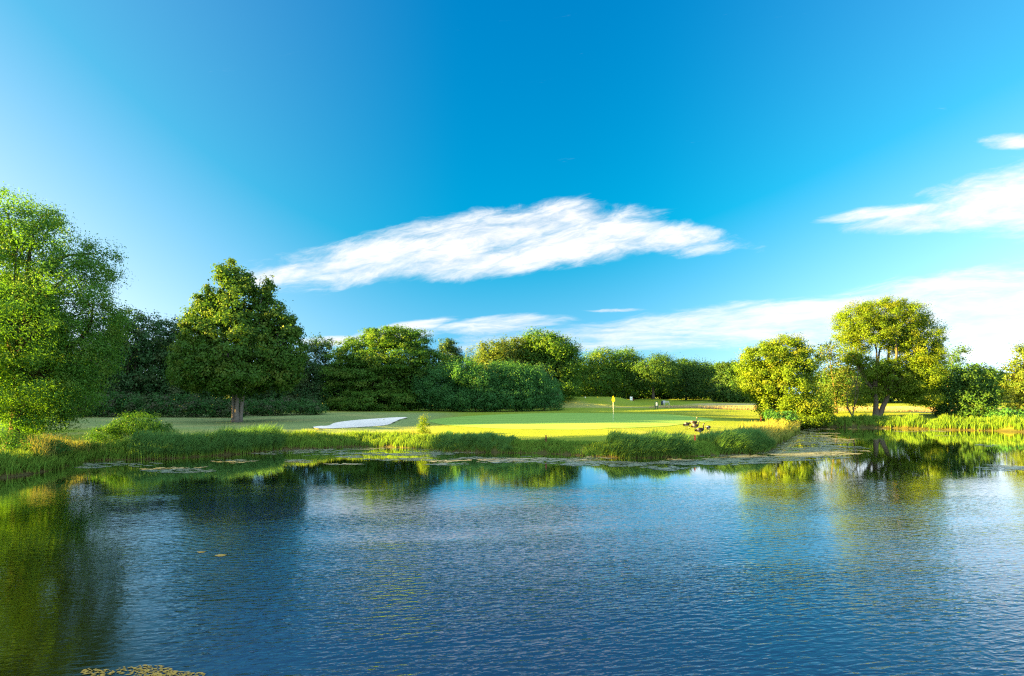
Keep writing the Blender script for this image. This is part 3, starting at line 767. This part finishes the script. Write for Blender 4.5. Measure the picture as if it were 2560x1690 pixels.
# ------------------------------------------------------------------ woods that read as one mass
def wood(name, label, spec, mat, leaf, density=0.5, per=26, cr=1.2):
    L3 = []
    for (x, y, h, r) in spec:
        z0 = T(x, y)
        L3.append(((x, y, z0 + h * 0.62), (r, r, h * 0.40)))
        L3.append(((x + rng.uniform(-1, 1), y, z0 + h * 0.28), (r * 0.95, r * 0.95, h * 0.28)))
    C, Nn, cl, cs = crown_points(L3, density, per, cr, 0.75)
    me = leaves_mesh(name, C, Nn, leaf, 0.6, cl, (0, 0, 0))
    o = link(name, me, mat)
    tag(o, label, 'woodland', kind='stuff')
wood('woodland', 'distant dark wood closing the view behind the left hedge and the centre trees',
     [(x, 86 + rng.uniform(-3, 3), rng.uniform(8.5, 10.5) if x < -38 else 7.0, 4.2) for x in np.arange(-78, -20, 5)] + [(x, 88 + rng.uniform(-3, 3), rng.uniform(6, 7), 3.8) for x in np.arange(-22, 8, 5)]
     + [(-4, 102, 8.5, 4.0), (1, 104, 10.0, 4.2), (6, 106, 10.5, 4.2), (3, 111, 10.8, 4.2), (8, 114, 10.5, 4.0), (-3, 118, 11.0, 4.0), (3, 121, 11.5, 4.2), (8, 125, 11.5, 4.0)], m_dark, 0.45)  # hidden clumps added behind the oaks to shade the tee and far trees
wood('woodland', 'distant dark wood behind the tee and the fairway',
     [(x, 148 + rng.uniform(-4, 4), rng.uniform(8.5, 10), 5.5) for x in np.arange(4, 70, 6)], m_far, 0.6, 0.4)
wood('woodland', 'distant dark wood beyond the dry field on the right',
     [(x, 118 + rng.uniform(-5, 5), rng.uniform(6.5, 8.5), 5.0) for x in np.arange(66, 130, 6)], m_far, 0.55, 0.45)
# woodland left of the view (it throws the long evening shadows over the fairway)
spec = []
TW = math.tan(math.radians(10))
for w in np.arange(50, 60, 3.2): spec.append((-62 + rng.uniform(-1, 1), w - TW * 62, rng.uniform(15.0, 16.2), 2.6))
for w in np.arange(60.5, 70, 3.4): spec.append((-57 + rng.uniform(-1, 1), w - TW * 57, rng.uniform(17.0, 18.5), 2.6))
for w in np.arange(61, 96, 4.2): spec.append((-69 + rng.uniform(-2, 2), w - TW * 69, rng.uniform(17.0, 18.5), 3.6))
for w in np.arange(18.5, 26.5, 2.6): spec.append((-38 + rng.uniform(-1, 1), w - TW * 38, rng.uniform(12.0, 13.5), 2.4))
for w in np.arange(40.5, 52, 2.8): spec.append((-55 + rng.uniform(-1, 1), w - TW * 55, 8.0 + 1.8 * float(ss(42, 46, w)), 2.0))
wood('woodland', 'tall wood beyond the left edge of the view throwing long shadows', spec, m_dark, 0.5, 0.9)

# ------------------------------------------------------------------ grasses
def blade_mat(name, dry, low, top, tip):
    m, N, out = new_mat(name)
    h = N.attr('h'); rr = N.attr('leaf')
    c = N.mix(N.sstep(0.0, 0.22, h), dry, low)
    c = N.mix(N.sstep(0.15, 0.8, h), c, top)
    c = N.mix(N.m('MULTIPLY', N.sstep(0.6, 1.0, h), 0.6), c, tip)
    c = N.mix(N.m('MULTIPLY', N.sstep(0.8, 1.0, rr), 0.7), c, tip)
    c = N.mix(N.m('MULTIPLY', N.sstep(0.45, 0.0, rr), 0.6), c, tuple(x * 0.45 for x in low))
    d = N.n.new('ShaderNodeBsdfDiffuse'); N.put(d.inputs[0], c)
    tr = N.n.new('ShaderNodeBsdfTranslucent'); N.put(tr.inputs[0], N.mix(0.5, c, tip))
    s = N.n.new('ShaderNodeMixShader'); s.inputs[0].default_value = 0.35
    N.l.new(d.outputs[0], s.inputs[1]); N.l.new(tr.outputs[0], s.inputs[2]); N.l.new(s.outputs[0], out.inputs[0])
    return m
m_reed = blade_mat('reed_blade', (0.16, 0.12, 0.055), (0.115, 0.205, 0.028), (0.095, 0.225, 0.032), (0.21, 0.29, 0.040))
m_sedge = blade_mat('sedge_blade', (0.15, 0.12, 0.05), (0.130, 0.225, 0.030), (0.070, 0.190, 0.044), (0.12, 0.25, 0.07))
m_tall = blade_mat('tall_grass_blade', (0.13, 0.13, 0.04), (0.12, 0.19, 0.03), (0.20, 0.25, 0.045), (0.36, 0.33, 0.10))
m_straw = blade_mat('straw_blade', (0.25, 0.22, 0.10), (0.35, 0.29, 0.14), (0.45, 0.37, 0.20), (0.52, 0.42, 0.25))

def blades(name, B, H, width, lean, mat, label, cat, bias=(0, 0), seg=3, tuft=None, tone=None):
    """B (n,2) foot points, H (n,) heights; curved tapered strips"""
    n = len(B)
    z = terrain(B[:, 0], B[:, 1])
    z = np.maximum(z, -0.06)
    ang = rng.uniform(0, 2 * np.pi, n)
    ld = np.stack([np.cos(ang), np.sin(ang)], -1) * (np.abs(rng.normal(size=n)) * lean)[:, None] + np.array(bias)
    if tuft is not None: ld = ld + tuft
    face = rng.uniform(-0.9, 0.9, n)
    wd = np.stack([np.cos(face), np.sin(face)], -1)
    w = width * rng.uniform(0.6, 1.3, n)
    rows = []
    for i in range(seg + 1):
        t = i / seg
        c = np.empty((n, 3))
        c[:, :2] = B + ld * (H * t ** 2)[:, None]
        mag = np.linalg.norm(ld, axis=1)
        c[:, 2] = z + H * (t - 0.45 * np.minimum(mag, 1.4) * t ** 3)
        ww = (w * (1 - 0.88 * t ** 1.5))[:, None] * 0.5
        o = np.zeros((n, 3)); o[:, :2] = wd * ww
        rows.append(np.stack([c - o, c + o], 1))
    V = np.stack(rows, 1)                                     # n, seg+1, 2, 3
    per = (seg + 1) * 2
    b = np.arange(n)[:, None] * per
    q = np.array([[2 * i, 2 * i + 1, 2 * i + 3, 2 * i + 2] for i in range(seg)]).reshape(1, -1)
    Q = (b + q).reshape(-1, 4)
    h = np.tile(np.repeat(np.arange(seg + 1) / seg, 2), n)
    me = mesh_quads(name, V.reshape(-1, 3), Q, {'h': h, 'leaf': np.repeat(rng.random(n) if tone is None else tone, per)})
    o = link(name, me, mat)
    return tag(o, label, cat, kind='stuff')

SHORE = catmull(np.array(pts[:n_shore]), 12, closed=False)
SPX = CX + SHORE[:, 0] / SHORE[:, 1] * F
seglen = np.linalg.norm(np.diff(SHORE, axis=0), axis=1)
tang = np.gradient(SHORE, axis=0); tang /= np.linalg.norm(tang, axis=1, keepdims=True)
landn = np.stack([-tang[:, 1], tang[:, 0]], -1)              # towards land

def along(px0, px1, i0, i1, n, w0, w1):
    """n random feet along the shoreline between control points i0..i1 (index into shore_px), w metres inland"""
    a, b = i0 * 12, i1 * 12
    k = rng.uniform(a, b, n)
    cum = np.concatenate([[0], np.cumsum(seglen)])
    s = rng.uniform(cum[a], cum[min(b, len(cum) - 1)], n)
    j = np.clip(np.searchsorted(cum, s) - 1, 0, len(seglen) - 1)
    t = (s - cum[j]) / seglen[j]
    c = SHORE[j] + (SHORE[j + 1] - SHORE[j]) * t[:, None]
    wv = rng.uniform(w0, w1, n)
    return c + landn[j] * wv[:, None], s - cum[a], wv

def patchy(s, scale, lo=0.6, hi=1.15, seed=0):
    v = np.array([mnoise.noise((q / scale, seed * 7.1, 0.3)) for q in s])
    return lo + (hi - lo) * ss(-0.5, 0.5, v)

# reed stretches along the near bank
def reeds(i0, i1, n, w, h, wd, lean, mat, label, cat='reeds', bias=(0.05, 0), seed=0, lo=0.65, scale=1.2, arch=0.0, name='reeds'):
    m = max(20, n // 16)                                     # tufts
    TB, s, wv = along(0, 0, i0, i1, m, w[0], w[1])
    TH = h * patchy(s, scale, lo, 1.08, seed) * rng.uniform(0.72, 1.08, m)
    TH = TH * (1 - 0.35 * (rng.random(m) < 0.15))
    tl = rng.normal(size=(m, 2)) * lean * 0.6
    ids = rng.integers(0, m, n)
    B = TB[ids] + rng.normal(size=(n, 2)) * 0.085
    H = TH[ids] * rng.uniform(0.55, 1.1, n)
    tf = tl[ids].copy()
    if arch:                                                 # domed clumps: outer blades arch over
        k = np.clip((wv - (w[0] + w[1]) / 2) / ((w[1] - w[0]) / 2), -1, 1)[ids]
        tf += np.stack([0.25 * np.ones(n), k * arch], -1)
        H = H * (1 - 0.25 * k ** 2)
    tone = np.clip(rng.random(m)[ids] * 0.6 + rng.random(n) * 0.4, 0, 1)
    return blades(name, B, H, wd, lean * 0.6, mat, label, cat, bias, 4 if arch else 3, tf, tone)
reeds(0, 2, 6750, (-0.1, 2.0), 0.68, 0.048, 0.35, m_reed, 'dark green reeds on the near bank below the big willow', seed=1)
reeds(2, 3, 3750, (0.0, 1.6), 0.6, 0.048, 0.5, m_reed, 'loose bent reeds where the bank turns below the leafy shrub', seed=2, lo=0.4)
reeds(3, 7, 15000, (0.0, 1.9), 1.12, 0.042, 0.22, m_sedge, 'tall dense sedge in front of the maple', cat='sedge', seed=3, lo=0.85, arch=0.3, name='sedge')
reeds(7, 11, 11250, (0.0, 1.6), 0.66, 0.048, 0.25, m_reed, 'upright green reeds in front of the sand bunker', seed=4, lo=0.5)
reeds(11, 13, 8250, (0.0, 1.9), 0.74, 0.042, 0.25, m_sedge, 'domed sedge clump in front of the left part of the lit green', cat='sedge', seed=5, lo=0.75, arch=0.5, name='sedge')
reeds(13, 15, 4875, (0.0, 1.3), 0.4, 0.048, 0.35, m_reed, 'low reeds around the darker red stake', seed=6, lo=0.5)
reeds(15, 17, 13500, (0.0, 2.2), 0.92, 0.042, 0.22, m_sedge, 'big domed sedge clump in front of the flag', cat='sedge', seed=7, lo=0.85, arch=0.7, name='sedge')
reeds(17, 18, 3750, (0.0, 1.5), 0.45, 0.048, 0.35, m_reed, 'short reeds below the geese beside the bright red stake', seed=8, lo=0.5)
reeds(18, 20, 10500, (0.0, 2.4), 0.95, 0.042, 0.25, m_sedge, 'domed sedge clump at the corner of the bank right of the geese', cat='sedge', seed=9, lo=0.85, arch=0.7, name='sedge')
reeds(20, 24, 9000, (0.0, 2.2), 0.95, 0.048, 0.4, m_tall, 'yellow sunlit grass along the tip of the bank under the round tree', cat='tall grass', seed=10, name='tall_grass')
reeds(24, 26, 5250, (0.0, 2.0), 0.85, 0.056, 0.25, m_reed, 'dark reeds on the far shore under the tall willow', seed=11)
reeds(26, 29, 10500, (0.0, 2.0), 0.92, 0.056, 0.2, m_reed, 'sunlit reeds along the far shore in front of the dry field', seed=12, lo=0.5)
# straw grass tufts
def scatter(n, cx, cy, rx, ry):
    a = rng.uniform(0, 2 * np.pi, n); r = np.sqrt(rng.random(n))
    P = np.stack([cx + rx * r * np.cos(a), cy + ry * r * np.sin(a)], -1)
    sdv = sdist(P[:, 0], P[:, 1])
    return P[sdv > 0.3]
B = scatter(7000, -20.5, 27.5, 2.4, 2.2)
blades('tall_grass', B, rng.uniform(0.5, 1.15, len(B)), 0.03, 0.4, m_tall, 'bright yellow seeding grass on the bank between the willow and the leafy shrub', 'tall grass')
B = np.concatenate([scatter(5000, 19.0, 41.0, 2.2, 3.5), scatter(1500, 17.6, 38.0, 1.5, 1.2)])
blades('tall_grass', B, rng.uniform(0.3, 0.95, len(B)), 0.03, 0.4, m_tall, 'straw tipped grass behind the corner sedge clump', 'tall grass')
B, s, wv = along(0, 0, 6, 11, 6000, 1.2, 3.4)
blades('tall_grass', B, rng.uniform(0.2, 0.5, len(B)) * patchy(s, 1.0, 0.3, 1.2, 21), 0.025, 0.45, m_tall, 'sunlit grass fringe behind the centre reeds and the bunker', 'tall grass')
B = np.concatenate([scatter(9000, 33, 83, 13, 4), scatter(5000, 52, 78, 13, 7)])
blades('dry_grass', B, rng.uniform(0.25, 0.6, len(B)), 0.05, 0.4, m_straw, 'straw coloured long rough on the right of the course', 'dry grass', seg=2)

# ------------------------------------------------------------------ floating algae and leaves on the water
def algae(name, label, patches, mat, cover=1.0, rmin=0.04, rmax=0.13, thr=0.0):
    """many small ragged scraps of floating weed, gathered by noise into mats with holes"""
    V, Fc, T_ = [], [], []
    for (cx, cy, rx, ry) in patches:
        n = int(cover * math.pi * (rx * cy / 985.0) * ry * 0.34)
        a = rng.uniform(0, 2 * np.pi, n); r = np.sqrt(rng.random(n))
        px, py = cx + 1.25 * rx * r * np.cos(a), cy + 1.25 * ry * r * np.sin(a)
        d = F * CZ / (py - HY); x = (px - CX) / F * d
        sdv = sdist(x, d)
        for i in range(n):
            v = mnoise.noise((x[i] * 0.45, d[i] * 0.7, cx * 0.01)) + 0.55 * mnoise.noise((x[i] * 1.5, d[i] * 2.6, 3.0)) + 0.3 * mnoise.noise((x[i] * 5, d[i] * 8, 5.0))
            if v < thr + 0.55 * (r[i] ** 2 - 0.35) or sdv[i] > -0.03: continue
            rad = random.uniform(rmin, rmax) * (0.35 + d[i] / 45)
            k = random.randint(5, 8); b = len(V); zz = 0.004 + 0.006 * random.random(); st = random.uniform(1.0, 2.6); ph = random.uniform(0, 6)
            tint = random.random()
            for j in range(k):
                t = 2 * math.pi * j / k + ph; q = rad * random.uniform(0.45, 1.15)
                V.append((x[i] + math.cos(t) * q * st, d[i] + math.sin(t) * q, zz)); T_.append(tint)
            Fc.append(tuple(range(b, b + k)))
    me = bpy.data.meshes.new(name); me.from_pydata(V, [], Fc); me.update()
    at = me.attributes.new('leaf', 'FLOAT', 'POINT'); at.data.foreach_set('value', T_)
    o = link(name, me, mat)
    return tag(o, label, 'algae', kind='stuff')
am, N, out = new_mat('algae')
p = N.pos(); f = N.noise(p, 2.5, 4, 0.6)
pr = principled(N, N.mix(N.m('MULTIPLY_ADD', N.attr('leaf'), 0.6, N.m('MULTIPLY', f, 0.4)), (0.08, 0.10, 0.055), (0.28, 0.29, 0.20)), 0.3, 0.5)
N.l.new(pr.outputs[0], out.inputs[0])
am2, N, out = new_mat('algae_yellow')
p = N.pos(); f = N.noise(p, 9.0, 4, 0.65)
pr = principled(N, N.mix(f, (0.022, 0.034, 0.010), (0.075, 0.085, 0.030)), 0.5, 0.4)
N.l.new(pr.outputs[0], out.inputs[0])
algae('algae_mat', 'grey floating algae along the left bank below the sedge', [(300, 1160, 100, 8), (450, 1173, 80, 8), (560, 1152, 70, 5), (230, 1166, 40, 4)], am, 0.4, thr=0.05)
algae('algae_mat', 'band of floating algae below the centre reeds', [(800, 1131, 150, 7), (950, 1129, 160, 9), (1100, 1133, 100, 8), (745, 1152, 32, 5), (880, 1142, 30, 4), (1010, 1148, 85, 5), (1230, 1150, 150, 7), (860, 1160, 60, 3), (1120, 1160, 60, 3)], am, 0.65)
algae('algae_mat', 'speckled algae strip below the big domed sedge clump', [(1380, 1150, 140, 8), (1550, 1158, 170, 8), (1680, 1163, 90, 12), (1800, 1152, 120, 9)], am, 0.65)
algae('algae_mat', 'wide pale algae sheet spreading from the tip of the bank', [(1900, 1142, 130, 14), (1985, 1122, 110, 20), (2065, 1125, 90, 12), (2040, 1100, 90, 9), (2015, 1085, 70, 9), (1960, 1140, 140, 10)], am, 0.75, thr=-0.15)
algae('algae_mat', 'thin algae line along the far shore', [(2130, 1073, 110, 2.5), (2330, 1078, 200, 2)], am, 0.65)
algae('algae_mat', 'pale algae patch in front of the right corner', [(2500, 1172, 60, 9), (2490, 1113, 48, 2.5), (2360, 1090, 40, 1.5)], am, 0.65, thr=-0.08)
algae('algae_mat', 'yellowish algae clump in the bottom left foreground', [(245, 1681, 36, 9), (370, 1676, 62, 13), (440, 1686, 60, 9)], am2, 0.17, 0.015, 0.036, thr=0.0)
algae('algae_mat', 'two small brown algae scraps adrift on the left ripples', [(503, 1381, 8, 2), (553, 1389, 9, 2)], am2, 1.0, 0.03, 0.07, thr=-0.4)

# ------------------------------------------------------------------ golf things
white = simple_mat('white_paint', (0.80, 0.80, 0.78), 0.4, 0.4, 0.05)
yellow = simple_mat('yellow_cloth', (0.85, 0.62, 0.02), 0.8, 0.1, 0.1)
red = simple_mat('red_paint', (0.62, 0.06, 0.03), 0.5, 0.3, 0.2)
darkred = simple_mat('dark_red_paint', (0.10, 0.008, 0.012), 0.6, 0.3, 0.2)
dgreen = simple_mat('green_plastic', (0.008, 0.055, 0.045), 0.45, 0.4, 0.2)
teal = simple_mat('teal_print', (0.05, 0.42, 0.38), 0.5, 0.3, 0.1)
grey = simple_mat('grey_board', (0.42, 0.46, 0.52), 0.6, 0.3, 0.1)
navy = simple_mat('navy_plastic', (0.015, 0.03, 0.06), 0.5, 0.4, 0.2)
timber = simple_mat('weathered_timber', (0.36, 0.38, 0.36), 0.8, 0.2, 0.25)

# flagstick: pole and drooping flag
c = G(1533, 1054)
root = empty('flagstick', c); tag(root, 'white flagstick with a drooping yellow flag standing in the green', 'flagstick')
mb = MB(); mb.tube([(0, 0, -0.05), (0, 0, 1.0), (-0.02, 0, 2.32)], [0.013, 0.013, 0.011], 10); mb.build('pole', white, root, smooth=True)
mb = MB()
prof = [(2.33, 0.015), (2.22, 0.07), (2.10, 0.12), (1.98, 0.145), (1.88, 0.13), (1.80, 0.07), (1.75, 0.02)]
vs, fs = [], []
for i, (z, w) in enumerate(prof):
    for k in range(9):
        t = k / 8 * 2 - 1
        vs.append((-0.015 + t * w, -0.035 - 0.03 * math.cos(t * 5.5) * (w / 0.14), z))
for i in range(len(prof) - 1):
    for k in range(8): fs.append((i * 9 + k, i * 9 + k + 1, i * 9 + k + 10, i * 9 + k + 9))
n0 = len(vs)
mb.add(vs, fs); mb.add([(x, y + 0.008, z) for x, y, z in vs], [tuple(reversed(q)) for q in fs])
mb.build('flag', yellow, root, smooth=True)

# red hazard stakes
def stake(px, py, h, mat, label):
    c = G(px, py)
    root = empty('hazard_stake', c); tag(root, label, 'stake', 'red stakes marking the pond hazard')
    mb = MB(); mb.box((0, 0, h * 0.48), (0.075, 0.075, h), 0, 0.92)
    mb.box((0, 0, h * 0.98 + 0.02), (0.069, 0.069, 0.04), 0, 0.45)
    mb.build('post', mat, root)
stake(1365, 1110, 0.50, darkred, 'dark red stake among the low reeds left of the big domed sedge')
stake(1737, 1111, 0.50, red, 'bright red stake just in front of the geese')
stake(1902, 1053, 0.44, red, 'small red stake near the dark grassy shrub at the round tree')

# tee sign: board on two posts
c = G(1578, 1002, 85)
root = empty('tee_sign', c); tag(root, 'small white board with a teal emblem on the right end of the tee', 'sign')
mb = MB(); mb.box((0, 0, 0.42), (0.47, 0.04, 0.66)); mb.build('board', white, root)
for s_ in (-1, 1):
    mb = MB(); mb.box((s_ * 0.15, 0.036, 0.2), (0.05, 0.03, 0.5)); mb.build('post', timber, root)
mb = MB(); mb.tube([(0, -0.022, 0.40), (0, -0.028, 0.40)], [0.10, 0.10], 14); mb.build('emblem', teal, root)
c = G(1584, 1002, 85)
root = empty('tee_post', c); tag(root, 'short dark red post right beside the white tee board', 'post')
mb = MB(); mb.box((0, 0, 0.25), (0.16, 0.14, 0.56), 0, 0.9); mb.box((0, 0, 0.54), (0.12, 0.1, 0.05), 0, 0.5); mb.build('post', darkred, root)

# tee markers
for px, py, m_, lab in ((1494, 995, yellow, 'yellow tee marker on the crest of the tee mound'), (1463, 995, white, 'pale tee marker on the left crest of the tee mound')):
    c = G(px, py, 85)
    mb = MB(); mb.tube([(0, 0, 0), (0, 0, 0.05), (0, 0, 0.14), (0, 0, 0.20), (0, 0, 0.22)], [0.06, 0.10, 0.11, 0.07, 0.02], 10)
    tag(mb.build('tee_marker', m_, None, c, smooth=True), lab, 'tee marker', 'tee markers')

# green arched stand with white panel
c = G(1641, 1023.5, 60)
root = empty('information_stand', c); tag(root, 'dark green arched stand with a white panel on two legs', 'stand')
def arch(w, h0, h1, y0, y1, r, mb, n=10):
    """rounded-top plate between heights h0 and h1 of width w"""
    pts2 = [(-w, h0), (w, h0)] + [(w * math.cos(t), h1 - w + w * math.sin(t)) for t in np.linspace(0, math.pi, n)]
    k = len(pts2)
    v = [(x, y0, z) for x, z in pts2] + [(x, y1, z) for x, z in pts2]
    f = [tuple(range(k)), tuple(reversed(range(k, 2 * k)))] + [(i, k + i, k + (i + 1) % k, (i + 1) % k) for i in range(k)]
    mb.add(v, f)
mb = MB(); arch(0.23, 0.40, 1.06, -0.08, 0.08, 0, mb); mb.build('body', dgreen, root)
mb = MB(); arch(0.105, 0.50, 0.93, -0.10, -0.083, 0, mb); mb.build('panel', white, root)
for s_ in (-1, 1):
    mb = MB(); mb.tube([(s_ * 0.15, 0, 0.42), (s_ * 0.17, 0, -0.05)], [0.055, 0.04], 8); mb.build('leg', dgreen, root)
mb = MB(); mb.box((-0.03, -0.103, 0.78), (0.14, 0.004, 0.05)); mb.box((0.03, -0.103, 0.68), (0.12, 0.004, 0.04)); mb.build('print', teal, root)

# litter bin, notice board and bench beside the next tee
c = G(1655, 1013, 85)
root = empty('litter_bin', c); tag(root, 'navy litter bin at the left end of the bench', 'bin')
mb = MB(); mb.tube([(0, 0, 0), (0, 0, 0.05), (0, 0, 0.62), (0, 0, 0.66)], [0.15, 0.17, 0.19, 0.19], 14); mb.build('body', navy, root, smooth=True)
mb = MB(); mb.tube([(0, 0, 0.66), (0, 0, 0.70), (0, 0, 0.76)], [0.20, 0.20, 0.08], 14); mb.build('lid', navy, root)
c = G(1661, 1013, 85)
root = empty('notice_board', c + np.array([0, 0.35, 0])); tag(root, 'grey notice board standing behind the navy bin', 'board')
mb = MB(); mb.box((0, 0, 0.56), (0.44, 0.05, 0.52)); mb.build('board', grey, root)
for s_ in (-1, 1):
    mb = MB(); mb.box((s_ * 0.16, 0.045, 0.38), (0.05, 0.04, 0.84)); mb.build('leg', timber, root)
c = G(1667, 1013.5, 85)
root = empty('bench', c); tag(root, 'pale timber bench on the far fairway next to the bin', 'bench')
mb = MB()
for i in range(3): mb.box((0, -0.12 + 0.12 * i, 0.42), (0.95, 0.10, 0.035))
mb.build('seat', timber, root)
mb = MB()
for i in range(2): mb.box((0, 0.22 + 0.02 * i, 0.58 + 0.13 * i), (0.95, 0.03, 0.09))
mb.build('backrest', timber, root)
for s_ in (-1, 1):
    for y_ in (-0.14, 0.18):
        mb = MB(); mb.box((s_ * 0.40, y_, 0.20), (0.06, 0.06, 0.40 if y_ < 0 else 0.402)); mb.build('leg', timber, root)

# ------------------------------------------------------------------ geese
g_brown, N, out = new_mat('goose_brown')
tc = N.n.new('ShaderNodeTexCoord').outputs['Object']
bars = N.noise(N.vm('MULTIPLY', tc, (22, 9, 12)), 1.0, 3, 0.6)
pr = principled(N, N.mix(bars, (0.010, 0.007, 0.005), (0.034, 0.023, 0.016)), 0.8, 0.2); N.l.new(pr.outputs[0], out.inputs[0])
g_black = simple_mat('goose_black', (0.004, 0.004, 0.004), 0.6, 0.3, 0.2)
g_white = simple_mat('goose_white', (0.26, 0.25, 0.24), 0.8, 0.2, 0.08)
g_pale = simple_mat('goose_breast', (0.055, 0.046, 0.036), 0.8, 0.2, 0.15)
def goose(px, py, rz, pose, label, s=1.0, walk=0.0):
    """body, neck, head and legs as one skin: +X is forward, heights in metres"""
    c = G(px, py, 25, 70)
    mb = MB()
    # spine from tail tip to breast, then the neck to the bill
    sp = [(-0.44, 0, 0.36), (-0.36, 0, 0.375), (-0.27, 0, 0.385), (-0.15, 0, 0.40), (0.0, 0, 0.41), (0.12, 0, 0.42), (0.21, 0, 0.445)]
    rd = [(0.055, 0.010), (0.07, 0.025), (0.10, 0.07), (0.145, 0.125), (0.16, 0.155), (0.145, 0.15), (0.105, 0.12)]
    mt = [1, 1, 2, 0, 0, 0]
    if pose == 'up':
        sp += [(0.265, 0, 0.50), (0.275, 0, 0.58), (0.265, 0, 0.68), (0.27, 0, 0.78), (0.295, 0, 0.835), (0.335, 0, 0.845), (0.375, 0, 0.835), (0.43, 0, 0.815)]
    elif pose == 'curve':
        sp += [(0.27, 0, 0.49), (0.295, 0, 0.56), (0.285, 0, 0.64), (0.29, 0, 0.70), (0.32, 0, 0.745), (0.36, 0, 0.75), (0.40, 0, 0.735), (0.45, 0, 0.71)]
    else:
        sp += [(0.29, 0.01, 0.42), (0.34, 0.02, 0.35), (0.375, 0.03, 0.26), (0.40, 0.04, 0.17), (0.415, 0.045, 0.12), (0.425, 0.05, 0.085), (0.43, 0.05, 0.055), (0.44, 0.05, 0.02)]
    rd += [(0.06, 0.065), (0.04, 0.042), (0.033, 0.034), (0.033, 0.034), (0.040, 0.044), (0.040, 0.042), (0.024, 0.024), (0.010, 0.008)]
    mt += [3, 1, 1, 1, 2, 1, 1, 1]
    # smooth the spine
    S, R, M = [], [], []
    a = catmull(np.array(sp), 3, closed=False); b = catmull(np.array(rd), 3, closed=False)
    for i in range(len(a)):
        S.append(tuple(a[i])); R.append(tuple(np.maximum(b[i], 0.005)))
        if i < len(a) - 1: M.append(mt[i // 3])
    mb.tube(S, R, 14, mats=M)
    # belly and flank undersides: pale and white rear
    for fi, f in enumerate(mb.f):
        if len(f) == 4:
            q = [mb.v[i] for i in f]; x = sum(p[0] for p in q) / 4; z = sum(p[2] for p in q) / 4
            if x < 0.24 and z < 0.345 and mb.m[fi] == 0: mb.m[fi] = 2 if x < -0.02 else 3
    for sy in (-1, 1):
        w = walk * sy
        mb.tube([(0.0, sy * 0.06, 0.30), (0.01 + w * 0.5, sy * 0.06, 0.20), (-0.01 + w, sy * 0.06, 0.10), (0.0 + w, sy * 0.06, 0.012)], [0.035, 0.018, 0.012, 0.012], 7, 1)
        mb.tube([(-0.02 + w, sy * 0.06, 0.010), (0.03 + w, sy * 0.06, 0.010), (0.085 + w, sy * 0.06, 0.008)], [(0.012, 0.010), (0.03, 0.008), (0.045, 0.004)], 6, 1)
        # folded wing lying along the flank
        mb.tube([(0.17, sy * 0.095, 0.46), (0.08, sy * 0.135, 0.455), (-0.08, sy * 0.135, 0.43), (-0.24, sy * 0.085, 0.40), (-0.40, sy * 0.03, 0.385)],
                [(0.02, 0.03), (0.035, 0.075), (0.035, 0.085), (0.028, 0.05), (0.008, 0.012)], 10, 0)
    o = mb.build('goose', [g_brown, g_black, g_white, g_pale], None, c, smooth=True)
    o.scale = (s, s, s); o.rotation_euler = (0, 0, rz)
    tag(o, label, 'goose', 'geese grazing on the sunlit grass')
R_ = math.radians
goose(1716, 1073.5, R_(35), 'down', 'leftmost goose with its head down on the lit grass', 0.98)
goose(1734, 1069, R_(8), 'up', 'rearmost goose standing with its neck straight up', 1.0, 0.04)
goose(1738, 1077.5, R_(20), 'curve', 'middle goose with its neck half raised in front of the rearmost one', 0.95)
goose(1750, 1089, R_(15), 'up', 'nearest goose, upright, showing a pale breast above the bright red stake', 0.95, 0.05)
goose(1770, 1082, R_(55), 'down', 'rightmost goose bent down, turned away from the pond', 0.95)
